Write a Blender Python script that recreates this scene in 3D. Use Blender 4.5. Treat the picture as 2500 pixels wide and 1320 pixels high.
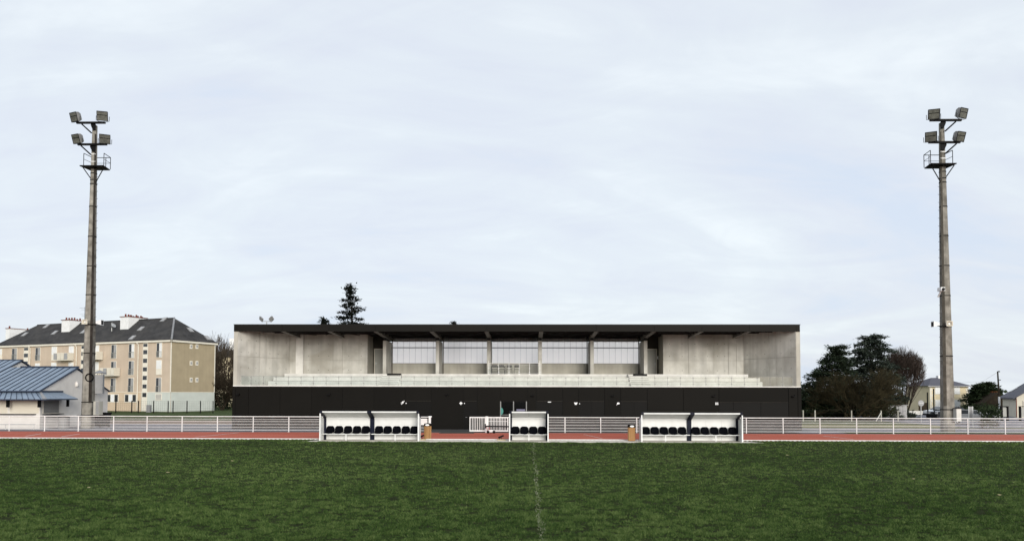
import bpy, math, random
import numpy as np
from mathutils import Vector, Matrix
random.seed(7); rng = np.random.default_rng(11)
sc = bpy.context.scene
for o in list(bpy.data.objects): bpy.data.objects.remove(o)
COL = sc.collection
V = Vector

# ------------------------------------------------------------------ camera
PW, PH, F = 2500.0, 1320.0, 1900.0      # photograph size and focal length in its pixels
CX, CY = 1250.0, 880.0                  # principal point
EYE = 3.0
YAW, PITCH, ROLL = 0.021, 78.0/F, 0.0021
Fw = V((-math.sin(YAW)*math.cos(PITCH), math.cos(YAW)*math.cos(PITCH), math.sin(PITCH)))
R0 = V((math.cos(YAW), math.sin(YAW), 0)); U0 = R0.cross(Fw)
Rt = R0*math.cos(ROLL)+U0*math.sin(ROLL); Up = U0*math.cos(ROLL)-R0*math.sin(ROLL)
cam = bpy.data.cameras.new('camera'); co = bpy.data.objects.new('camera', cam); COL.objects.link(co)
co.matrix_world = Matrix(((Rt.x, Up.x, -Fw.x, 0), (Rt.y, Up.y, -Fw.y, 0), (Rt.z, Up.z, -Fw.z, EYE), (0, 0, 0, 1)))
cam.sensor_fit = 'HORIZONTAL'; cam.sensor_width = 36; cam.lens = 36*F/PW
cam.shift_y = (CY-PH/2)/PW; cam.clip_start = .1; cam.clip_end = 5000
sc.camera = co

# ------------------------------------------------------------------ sky, sun, exposure
SUN_EL, SUN_AZ = math.radians(16), math.radians(17)    # azimuth from straight behind the camera
sun_dir = V((math.sin(SUN_AZ)*math.cos(SUN_EL), -math.cos(SUN_AZ)*math.cos(SUN_EL), math.sin(SUN_EL)))
w = bpy.data.worlds.new('World'); sc.world = w; w.use_nodes = True
nt = w.node_tree; nt.nodes.clear(); N = nt.nodes.new; L = nt.links.new
out = N('ShaderNodeOutputWorld'); bg = N('ShaderNodeBackground'); L(bg.outputs[0], out.inputs[0])
sky = N('ShaderNodeTexSky'); sky.sky_type = 'NISHITA'; sky.sun_disc = False
sky.sun_elevation = SUN_EL; sky.sun_rotation = math.atan2(sun_dir.x, sun_dir.y)
sky.air_density = 1.0; sky.dust_density = 2.0; sky.ozone_density = 1.0
skm = N('ShaderNodeMixRGB'); skm.blend_type = 'MULTIPLY'; skm.inputs[0].default_value = 1
skm.inputs[2].default_value = (.6, .6, .6, 1); L(sky.outputs[0], skm.inputs[1])
tc = N('ShaderNodeTexCoord'); sp = N('ShaderNodeSeparateXYZ'); L(tc.outputs['Generated'], sp.inputs[0])
def mth(op, a, b=None, clamp=False):
    m = N('ShaderNodeMath'); m.operation = op; m.use_clamp = clamp
    for i, q in enumerate((a, b)):
        if q is None: continue
        if isinstance(q, (int, float)): m.inputs[i].default_value = q
        else: L(q, m.inputs[i])
    return m.outputs[0]
zz = mth('ADD', mth('MAXIMUM', sp.outputs[2], 0.0), .30)     # cloud sheet overhead, flattened towards the horizon
cb = N('ShaderNodeCombineXYZ'); L(mth('DIVIDE', sp.outputs[0], zz), cb.inputs[0]); L(mth('DIVIDE', sp.outputs[1], zz), cb.inputs[1])
def noise(vec, scale, detail, rough, dist=0, sx=1, sy=1, off=0):
    mp = N('ShaderNodeMapping'); mp.inputs['Scale'].default_value = (sx, sy, 1); mp.inputs['Location'].default_value = (off, off*.7, 0)
    mp.inputs['Rotation'].default_value = (0, 0, .22)
    L(vec, mp.inputs[0]); n = N('ShaderNodeTexNoise'); n.inputs['Scale'].default_value = scale
    n.inputs['Detail'].default_value = detail; n.inputs['Roughness'].default_value = rough; n.inputs['Distortion'].default_value = dist
    L(mp.outputs[0], n.inputs['Vector']); return n.outputs[0]
n1 = noise(cb.outputs[0], 1.15, 6, .55, 1.3, .62, 1.1, 9.1)
n2 = noise(cb.outputs[0], 3.2, 7, .58, 1.6, .55, 1.25, 7.7)
cov = mth('ADD', mth('MULTIPLY', n1, .68), mth('MULTIPLY', n2, .32))
r1 = N('ShaderNodeValToRGB'); L(cov, r1.inputs[0])
els = r1.color_ramp.elements
els[0].position = .35; els[0].color = (.57, .635, .74, 1)
els[1].position = .65; els[1].color = (.75, .80, .83, 1)
e = els.new(.45); e.color = (.622, .662, .735, 1)
e = els.new(.53); e.color = (.655, .703, .755, 1)
mx = N('ShaderNodeMixRGB'); mx.inputs[0].default_value = .88
L(skm.outputs[0], mx.inputs[1])
# the sky is physically bright: bring the cloud sheet to the same scale, then the whole sky down together
gain = N('ShaderNodeMixRGB'); gain.blend_type = 'MULTIPLY'; gain.inputs[0].default_value = 1
gain.inputs[2].default_value = (6.1, 6.1, 6.1, 1); L(r1.outputs[0], gain.inputs[1]); L(gain.outputs[0], mx.inputs[2])
L(mx.outputs[0], bg.inputs[0]); bg.inputs[1].default_value = .1
sl = bpy.data.lights.new('sun', 'SUN'); sl.energy = 1.5; sl.angle = math.radians(28); sl.color = (1, .95, .87)
so = bpy.data.objects.new('sun', sl); COL.objects.link(so); so.rotation_euler = sun_dir.to_track_quat('Z', 'Y').to_euler()
vs = sc.view_settings; vs.view_transform = 'Standard'; vs.look = 'None'; vs.gamma = 1; vs.use_curve_mapping = False
vs.exposure = 1.1

# ------------------------------------------------------------------ helpers
def ray(px, py): return Fw + Rt*((px-CX)/F) + Up*((CY-py)/F)
def atY(px, py, Y):
    r = ray(px, py); t = Y/r.y; return V((r.x*t, Y, EYE+r.z*t))
def X(px, Y, py=950): return atY(px, py, Y).x
def Z(px, py, Y): return atY(px, py, Y).z
def gnd(px, py, z=0):
    r = ray(px, py); t = (z-EYE)/r.z; return V((r.x*t, r.y*t, z))
def cam2w(x, d, z=0): return V((x*math.cos(YAW)-d*math.sin(YAW), x*math.sin(YAW)+d*math.cos(YAW), z))
def onp(px, py, p0, n):
    r = ray(px, py); c = V((0, 0, EYE)); t = (p0-c).dot(n)/r.dot(n); return c+r*t

WL = {}                                    # world locations of things and parts
def tag(o, label=None, cat=None, group=None, kind=None):
    if label: o['label'] = label
    if cat: o['category'] = cat
    if group: o['group'] = group
    if kind: o['kind'] = kind
    return o
def thing(name, label, cat, loc, group=None):
    o = bpy.data.objects.new(name, None); o.empty_display_size = .2; COL.objects.link(o); loc = V(loc)
    o.location = loc; WL[o.name] = loc; return tag(o, label, cat, group)
class MB:
    def __init__(s): s.v = []; s.f = []
    def add(s, vs, fs):
        b = len(s.v); s.v += [V(p) for p in vs]; s.f += [tuple(b+i for i in f) for f in fs]; return s
    def box(s, a, b):
        x0, x1 = sorted((a[0], b[0])); y0, y1 = sorted((a[1], b[1])); z0, z1 = sorted((a[2], b[2]))
        return s.add([(x0,y0,z0),(x1,y0,z0),(x1,y1,z0),(x0,y1,z0),(x0,y0,z1),(x1,y0,z1),(x1,y1,z1),(x0,y1,z1)],
                     [(0,3,2,1),(4,5,6,7),(0,1,5,4),(1,2,6,5),(2,3,7,6),(3,0,4,7)])
    def obox(s, c, u, v, w_):              # centre and three half vectors
        c, u, v, w_ = V(c), V(u), V(v), V(w_)
        p = [c-u-v-w_, c+u-v-w_, c+u+v-w_, c-u+v-w_, c-u-v+w_, c+u-v+w_, c+u+v+w_, c-u+v+w_]
        fs = [(0,3,2,1),(4,5,6,7),(0,1,5,4),(1,2,6,5),(2,3,7,6),(3,0,4,7)]
        if u.cross(v).dot(w_) < 0: fs = [f[::-1] for f in fs]
        return s.add(p, fs)
    def prism(s, poly, ext):               # planar polygon pushed along ext
        poly = [V(p) for p in poly]; ext = V(ext); n = len(poly)
        nrm = V((0, 0, 0))
        for i in range(n): nrm += (poly[i]-poly[0]).cross(poly[(i+1) % n]-poly[0])
        if nrm.dot(ext) > 0: poly = poly[::-1]
        fs = [tuple(range(n)), tuple(range(2*n-1, n-1, -1))]
        for i in range(n): j = (i+1) % n; fs.append((j, i, n+i, n+j))
        return s.add(poly+[p+ext for p in poly], fs)
    def tube(s, pts, r, n=6, caps=True):
        pts = [V(p) for p in pts]; rs = r if isinstance(r, (list, tuple)) else [r]*len(pts)
        base = len(s.v); prev = None
        for i, p in enumerate(pts):
            t = (pts[min(i+1, len(pts)-1)]-pts[max(i-1, 0)]).normalized()
            a = prev if prev is not None else (V((0, 0, 1)) if abs(t.z) < .9 else V((1, 0, 0)))
            x = (a-t*a.dot(t)).normalized(); y = t.cross(x); prev = x
            for k in range(n):
                q = 2*math.pi*(k+.5)/n; s.v.append(p+(x*math.cos(q)+y*math.sin(q))*rs[i])
        for i in range(len(pts)-1):
            for k in range(n):
                a = base+i*n+k; b = base+i*n+(k+1) % n; s.f.append((a, b, b+n, a+n))
        if caps:
            s.f.append(tuple(base+k for k in range(n-1, -1, -1))); s.f.append(tuple(base+(len(pts)-1)*n+k for k in range(n)))
        return s
    def mesh(s, name, mat, org, smooth=False):
        m = bpy.data.meshes.new(name); m.from_pydata([tuple(p-org) for p in s.v], [], s.f)
        m.materials.append(mat)
        if smooth: m.polygons.foreach_set('use_smooth', [True]*len(m.polygons))
        m.update(); return m
    def build(s, name, mat, parent=None, smooth=False, label=None, cat=None, group=None, kind=None, org=None):
        lo = V([min(p[i] for p in s.v) for i in range(3)]); hi = V([max(p[i] for p in s.v) for i in range(3)])
        if org is None: org = V(((lo.x+hi.x)/2, (lo.y+hi.y)/2, lo.z))
        o = bpy.data.objects.new(name, s.mesh(name, mat, org, smooth)); COL.objects.link(o)
        WL[o.name] = org
        if parent: o.parent = parent; o.location = org-WL[parent.name]
        else: o.location = org
        return tag(o, label, cat, group, kind)
def inst(me, name, parent, loc, rot=None, scale=None):     # alike pieces sharing one mesh
    o = bpy.data.objects.new(name, me); COL.objects.link(o); loc = V(loc); WL[o.name] = loc
    o.parent = parent; o.location = loc-(WL[parent.name] if parent else V((0, 0, 0)))
    if rot: o.rotation_euler = rot
    if scale: o.scale = scale
    return o
def copy_tree(o, loc, parent=None):
    c = o.copy(); COL.objects.link(c)
    if parent: c.parent = parent
    else: c.location = loc
    for ch in list(o.children): copy_tree(ch, None, c)
    return c
def bxp(name, a, b, mat, parent, **k): return MB().box(a, b).build(name, mat, parent, **k)

# ------------------------------------------------------------------ materials
def srgb(r, g, b):
    f = lambda c: (c/12.92 if c <= .04045 else ((c+.055)/1.055)**2.4)
    return (f(r/255), f(g/255), f(b/255))
def mat(name, col, rough=.7, amt=.12, scale=3.0, detail=5, spec=.3, metal=0, bump=0, bscale=20, stretch=(1, 1, 1), rand=0.0,
        streak=0.0, stain=None, stain_amt=0.0, stain_scale=.6, trans=0, coat=0):
    m = bpy.data.materials.new(name); m.use_nodes = True; t = m.node_tree; n = t.nodes; l = t.links.new
    b = n['Principled BSDF']; b.inputs['Roughness'].default_value = rough; b.inputs['Metallic'].default_value = metal
    b.inputs['Specular IOR Level'].default_value = spec
    if coat: b.inputs['Coat Weight'].default_value = coat
    g = n.new('ShaderNodeNewGeometry')
    def nz(sc_, st, det, lo, hi, dist=0):
        mp = n.new('ShaderNodeMapping'); mp.inputs['Scale'].default_value = st; l(g.outputs['Position'], mp.inputs[0])
        q = n.new('ShaderNodeTexNoise'); q.inputs['Scale'].default_value = sc_; q.inputs['Detail'].default_value = det
        q.inputs['Distortion'].default_value = dist
        l(mp.outputs[0], q.inputs['Vector']); r = n.new('ShaderNodeMapRange'); r.inputs['From Min'].default_value = .3; r.inputs['From Max'].default_value = .7
        r.inputs['To Min'].default_value = lo; r.inputs['To Max'].default_value = hi; l(q.outputs[0], r.inputs[0]); return r.outputs[0], q.outputs[0]
    cur = n.new('ShaderNodeRGB'); cur.outputs[0].default_value = (*col, 1); cur = cur.outputs[0]
    def mul(cur, fac):
        x = n.new('ShaderNodeVectorMath'); x.operation = 'SCALE'; l(cur, x.inputs[0]); l(fac, x.inputs['Scale']); return x.outputs[0]
    if amt: cur = mul(cur, nz(scale, stretch, detail, 1-amt, 1+amt)[0])
    if streak: cur = mul(cur, nz(1.0, (2.6, 2.6, .12), 4, 1-streak, 1+streak*.6)[0])
    if rand:
        oi = n.new('ShaderNodeObjectInfo'); r = n.new('ShaderNodeMapRange'); r.inputs['To Min'].default_value = 1-rand; r.inputs['To Max'].default_value = 1+rand
        l(oi.outputs['Random'], r.inputs[0]); cur = mul(cur, r.outputs[0])
    if stain:
        mxn = n.new('ShaderNodeMixRGB'); f_, _ = nz(stain_scale, stretch, 6, -stain_amt*.6, stain_amt, .6)
        cl = n.new('ShaderNodeClamp'); l(f_, cl.inputs[0]); l(cl.outputs[0], mxn.inputs[0]); l(cur, mxn.inputs[1]); mxn.inputs[2].default_value = (*stain, 1); cur = mxn.outputs[0]
    l(cur, b.inputs['Base Color'])
    if bump:
        bn = n.new('ShaderNodeBump'); bn.inputs['Strength'].default_value = bump; bn.inputs['Distance'].default_value = .02
        _, q = nz(bscale, stretch, 4, 0, 1); l(q, bn.inputs['Height']); l(bn.outputs[0], b.inputs['Normal'])
    if trans:
        tr = n.new('ShaderNodeBsdfTranslucent'); l(cur, tr.inputs[0]); ms = n.new('ShaderNodeMixShader'); ms.inputs[0].default_value = trans
        l(b.outputs[0], ms.inputs[1]); l(tr.outputs[0], ms.inputs[2]); l(ms.outputs[0], n['Material Output'].inputs[0])
    return m
def glass(name, tint=(1, 1, 1), refl=.12):
    m = bpy.data.materials.new(name); m.use_nodes = True; t = m.node_tree; n = t.nodes; l = t.links.new; n.remove(n['Principled BSDF'])
    a = n.new('ShaderNodeBsdfTransparent'); a.inputs[0].default_value = (*tint, 1); b = n.new('ShaderNodeBsdfGlossy'); b.inputs['Roughness'].default_value = .03
    x = n.new('ShaderNodeMixShader'); x.inputs[0].default_value = refl; l(a.outputs[0], x.inputs[1]); l(b.outputs[0], x.inputs[2]); l(x.outputs[0], n['Material Output'].inputs[0]); return m
M = dict(
 concrete=mat('concrete', (.49, .48, .44), .85, .16, .8, 6, .2, bump=.25, bscale=9, streak=.16, stain=(.28, .265, .225), stain_amt=.75, stain_scale=.45, rand=.07),
 concrete_pale=mat('concrete_pale', (.62, .61, .575), .85, .10, 1.5, 6, .2, bump=.2, bscale=9, streak=.06, rand=.03, stain=(.36, .35, .32), stain_amt=.25, stain_scale=.9),
 concrete_low=mat('concrete_low', (.40, .385, .335), .85, .12, .9, 6, .2, streak=.12, bump=.2, bscale=9),
 pole=mat('pole_concrete', (.24, .226, .198), .9, .30, 2.2, 7, .15, bump=.5, bscale=12, streak=.3, stain=(.09, .082, .068), stain_amt=.85, stain_scale=.9),
 clad=mat('dark_cladding', (.0062, .0056, .0046), .6, .10, .5, 3, .07, rand=.12),
 clad_core=mat('cladding_joint', (.004, .004, .004), .8, 0),
 door=mat('dark_door', (.0042, .0040, .0037), .5, .10, .5, 3, .08, rand=.08),
 fascia=mat('fascia_bronze', (.0095, .0085, .007), .55, .10, .4, 3, .08, rand=.06),
 soffit=mat('dark_soffit', (.018, .0175, .017), .85, .2, 1.0, 4, .1),
 steel_dark=mat('dark_steel', (.016, .0155, .0155), .65, .2, 3, 4, .2),
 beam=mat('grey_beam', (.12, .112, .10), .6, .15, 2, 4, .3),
 black=mat('black_metal', (.004, .004, .0045), .6, .2, 4, 3, .1),
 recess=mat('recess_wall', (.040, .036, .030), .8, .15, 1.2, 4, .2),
 grey_door=mat('grey_door', (.31, .31, .285), .5, .05, 2, 3, .3),
 balu=mat('balustrade_steel', (.20, .20, .195), .5, .1, 4, 3, .4),
 white=mat('white_paint', (.74, .745, .74), .45, .05, 2, 4, .4, stain=(.45, .44, .40), stain_amt=.14, stain_scale=1.3),
 white_rail=mat('white_rail_paint', (.72, .72, .71), .5, .08, 3, 4, .3),
 navy=mat('navy_paint', (.004, .006, .018), .5, .15, 4, 3, .15),
 seat=mat('navy_plastic', (.002, .0022, .004), .7, .15, 5, 3, .03),
 track=mat('track_red', (.41, .098, .062), .92, .13, .35, 7, .1, bump=.3, bscale=60, stretch=(.35, 1.6, 1), stain=(.46, .17, .12), stain_amt=.4, stain_scale=.5),
 line=mat('line_white', (.62, .60, .57), .8, .15, 3, 5, .2),
 line_worn=mat('line_worn', (.50, .36, .33), .85, .25, 2, 5, .2),
 asphalt=mat('asphalt', (.165, .165, .185), .9, .14, .6, 7, .15, bump=.3, bscale=50),
 asphalt_dark=mat('asphalt_dark', (.07, .068, .066), .9, .14, .6, 7, .15),
 brown_path=mat('clay_path', (.21, .155, .12), .95, .2, .4, 6, .1),
 pad=mat('pad_concrete', (.56, .53, .46), .9, .12, 1.2, 6, .15, bump=.2, stain=(.36, .33, .27), stain_amt=.3),
 mullion=mat('grey_mullion', (.60, .60, .62), .6, .05, 2, 3, .3),
 thatch=mat('turf_thatch', (.022, .028, .010), .95, .4, 2.5, 8, .03, bump=.7, bscale=9),
 trunking=mat('dark_trunking', (.035, .030, .026), .8, .3, 2, 5, .1, streak=.2),  # colour of the added strip that gives the left mast its dark side
 trunking_mid=mat('weathered_trunking', (.11, .10, .082), .85, .25, 2, 5, .1, streak=.2),  # milder tone of the same added strip on the right mast
 soil=mat('turf_ground', (.050, .072, .026), .95, .4, .7, 8, .05, bump=.7, bscale=7, stretch=(.7, 1.2, 1), stain=(.075, .085, .034), stain_amt=.6, stain_scale=.25),
 dry=mat('dry_grass', (.17, .165, .07), .95, .3, .5, 7, .05, bump=.5, bscale=8),
 mat_rubber=mat('rubber_mat', (.055, .055, .05), .85, .2, 3, 5, .2, bump=.3),
 wood=mat('bin_wood', (.34, .185, .075), .7, .22, 3, 5, .3, stretch=(9, 9, .5), rand=.22),
 wood_pale=mat('pale_wood', (.44, .37, .25), .8, .2, 4, 5, .2),
 steel=mat('galvanised', (.42, .43, .43), .45, .15, 4, 4, .5, metal=.5),
 zinc=mat('duct_metal', (.25, .25, .255), .5, .1, 2, 4, .4, metal=.2, streak=.12),
 blue=mat('blue_roof', (.215, .275, .35), .45, .12, 1.4, 5, .5, metal=.25, rand=.07),
 blue_dark=mat('blue_trim', (.018, .030, .058), .45, .1, 2, 3, .4),
 render_w=mat('white_render', (.66, .635, .60), .9, .06, 1.2, 5, .15, stain=(.42, .40, .37), stain_amt=.25, stain_scale=.5),
 render_cream=mat('cream_shutter', (.62, .58, .49), .8, .05, 1.5, 4, .2, stretch=(.3, .3, 6)),
 shutter_grey=mat('grey_shutter', (.22, .22, .22), .7, .08, 1.5, 4, .2, stretch=(.3, .3, 6)),
 slate=mat('slate_roof', (.032, .031, .031), .75, .35, .7, 7, .25, bump=.5, bscale=4, stretch=(1, 1, 2.2), streak=.25, stain=(.07, .065, .06), stain_amt=.4, stain_scale=.4),
 slate_blue=mat('slate_roof_blue', (.085, .085, .105), .7, .12, 1.2, 5, .25),
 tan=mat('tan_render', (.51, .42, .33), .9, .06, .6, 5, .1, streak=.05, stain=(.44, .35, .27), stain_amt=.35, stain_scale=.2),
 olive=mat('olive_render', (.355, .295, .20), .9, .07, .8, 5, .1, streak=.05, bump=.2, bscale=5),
 mint=mat('pale_base_render', (.52, .55, .51), .9, .06, .8, 5, .1),
 peach=mat('peach_base_render', (.55, .44, .32), .9, .05, .8, 5, .1),
 trim=mat('cream_trim', (.70, .66, .57), .8, .05, 2, 3, .2),
 brick_pot=mat('clay_pots', (.14, .045, .035), .85, .25, 4, 4, .15),
 pane=mat('window_pane', (.025, .028, .032), .08, .3, .8, 3, .6),
 pane_mid=mat('window_curtain', (.30, .30, .30), .35, .25, 5, 3, .5, stretch=(6, 6, .4)),
 entry=mat('entrance_glass', (.003, .0033, .0035), .1, .2, 1, 3, .12),
 cream_wall=mat('cream_wall', (.68, .585, .40), .9, .05, 1, 4, .1),
 cream_wall_b=mat('pale_cream_wall', (.62, .58, .48), .9, .05, 1, 4, .1),
 flood_glass=mat('lamp_glass', (.105, .105, .092), .15, .35, 3, 4, .6),
 flood_body=mat('lamp_housing', (.24, .235, .225), .5, .2, 4, 4, .4, metal=.3),
 bark=mat('bark', (.035, .028, .020), .95, .3, 3, 5, .05),
 bark_olive=mat('twig_olive', (.036, .030, .017), .95, .35, 1.0, 5, .05),
 bark_red=mat('twig_red', (.060, .046, .038), .95, .3, 1.0, 5, .05),
 bark_grey=mat('twig_grey', (.075, .060, .045), .95, .3, 1.0, 5, .05),
 needle=mat('cedar_needles', (.026, .038, .022), .8, .45, .9, 4, .15, trans=.15),
 needle_blue=mat('blue_cedar_needles', (.045, .058, .045), .8, .45, .9, 4, .15, trans=.15),
 needle_dark=mat('spruce_needles', (.008, .011, .008), .85, .4, .9, 4, .1, trans=.1),
 hedge=mat('hedge_leaf', (.022, .034, .014), .8, .45, .9, 4, .15, trans=.15),
 dry_leaf=mat('pale_leaf', (.42, .38, .22), .8, .2, 9, 3, .1),
 glass=glass('clear_glass', (.93, .95, .94), .07),
 car_silver=mat('silver_paint', (.22, .225, .23), .3, .03, 1, 2, .5, metal=.4, coat=.5),
 car_white=mat('white_car_paint', (.70, .70, .69), .3, .03, 1, 2, .5, coat=.5),
 car_dark=mat('black_car_paint', (.012, .012, .014), .25, .03, 1, 2, .5, coat=.6),
 tyre=mat('tyre', (.012, .012, .012), .9, .2, 4, 3, .1),
 rim=mat('alloy', (.6, .6, .6), .35, .05, 2, 2, .5, metal=.5),
 red=mat('red_paint', (.45, .03, .03), .5, .1, 3, 3, .3),
 picto=mat('pictogram_white', (.80, .80, .80), .6, .03, 2, 2, .2),
 teal=mat('teal_sticker', (.05, .22, .19), .5, .05, 2, 2, .3),
 lilac=mat('lilac_board', (.14, .135, .20), .6, .05, 2, 2, .3),
 tile=mat('terracotta', (.38, .13, .06), .85, .2, 2, 4, .15),
)

def poly_mat():
    m = mat('polycarbonate', (.95, .94, .95), .3, .03, 1, 3, .4, rand=.02, trans=.5); n = m.node_tree.nodes; l = m.node_tree.links.new
    rf = n.new('ShaderNodeBsdfRefraction'); rf.inputs['Roughness'].default_value = .7; rf.inputs['IOR'].default_value = 1.05; rf.inputs['Color'].default_value = (1, .965, .95, 1)
    src = n['Material Output'].inputs[0].links[0].from_socket; ms = n.new('ShaderNodeMixShader'); ms.inputs[0].default_value = .74
    l(src, ms.inputs[1]); l(rf.outputs[0], ms.inputs[2]); l(ms.outputs[0], n['Material Output'].inputs[0]); return m
M['poly'] = poly_mat()

# ------------------------------------------------------------------ ground
YD, YK, YT0, YT1, YR, YB = 47.8, 49.35, 49.5, 58.3, 58.55, 63.4
def sheet(name, poly, z, m, kind='structure', **k):
    s = MB(); s.add([(x, y, z) for x, y in poly], [tuple(range(len(poly)))]); return s.build(name, m, kind=kind, org=V((0, 0, z)), **k)
def rect(name, x0, x1, y0, y1, z, m, **k): return sheet(name, [(x0, y0), (x1, y0), (x1, y1), (x0, y1)], z, m, **k)
rect('ground', -900, 900, -150, 1500, 0, M['soil'])
rect('pitch', -60, 60, -5, 49.3, .004, M['thatch'])
rect('running_track', -90, 90, YT0, YT1, .006, M['track'])
rect('track_border', -90, 90, YT1, YT1+.12, .007, M['line'])
for i in range(1, 7):
    rect('lane_line', -90, 90, YT0+i*(YT1-YT0)/7-.025, YT0+i*(YT1-YT0)/7+.025, .011, M['line_worn'])
def stripe(px0, py0, px1, py1, wd=.05):
    a, b = gnd(px0, py0), gnd(px1, py1); d = (b-a).normalized(); n = V((-d.y, d.x, 0))*wd
    sheet('start_line', [(q.x, q.y) for q in (a-n, b-n, b+n, a+n)], .015, M['line'])
stripe(62, 1064.5, 100, 1058.5); stripe(150, 1065.5, 194, 1059); stripe(476, 1067, 584, 1055.6); stripe(2010, 1064, 2085, 1072.5, .04)
stripe(1425, 1060, 1470, 1070, .03)
rect('railing_footing', -95, 95, YT1+.18, YT1+.42, .022, M['asphalt_dark'])  # dark strip on the ground along the foot of the railing
rect('asphalt_apron', -95, 95, YT1+.13, 72.5, .004, M['asphalt'])
rect('clay_path', -95, -22.8, 72.6, 82, .003, M['brown_path'])
rect('dry_verge', 22, 95, 68.3, 76, .009, M['dry'])
rect('grass_verge', 24, 95, 59.0, 61.2, .010, M['soil'])
rect('car_park', 38.5, 100, 69.5, 112, .013, M['asphalt'])
# forecourt in front of the gate opening is darker paving
rect('paved_forecourt', X(1000, YR), X(1960, YR), YT1+.14, YB, .016, M['asphalt_dark'])

# concrete pad the shelters stand on
px0, px1 = X(752, 47.2), X(1850, 47.2)
s = MB()
xs = np.linspace(px0, px1, 9)
pad = MB().prism([(px0-.3, 47.15, 0), (px1+.3, 47.15, 0), (px1-.9, 49.25, 0), (px0+.9, 49.25, 0)], (0, 0, .03)).build(
    'shelter_pad', M['pad'], kind='structure')
# aluminium kerb of the track: a bar on a row of small feet
k = thing('track_kerb', 'low white aluminium kerb rail edging the red running track', 'kerb', (0, YK, 0))
bxp('bar', (-75, YK-.03, .035), (75, YK+.03, .075), M['white_rail'], k)
s = MB()
for x in np.arange(-70, 70, .27): s.box((x, YK-.022, 0), (x+.13, YK+.022, .035))
s.build('feet', M['white_rail'], k, kind='stuff')

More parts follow.
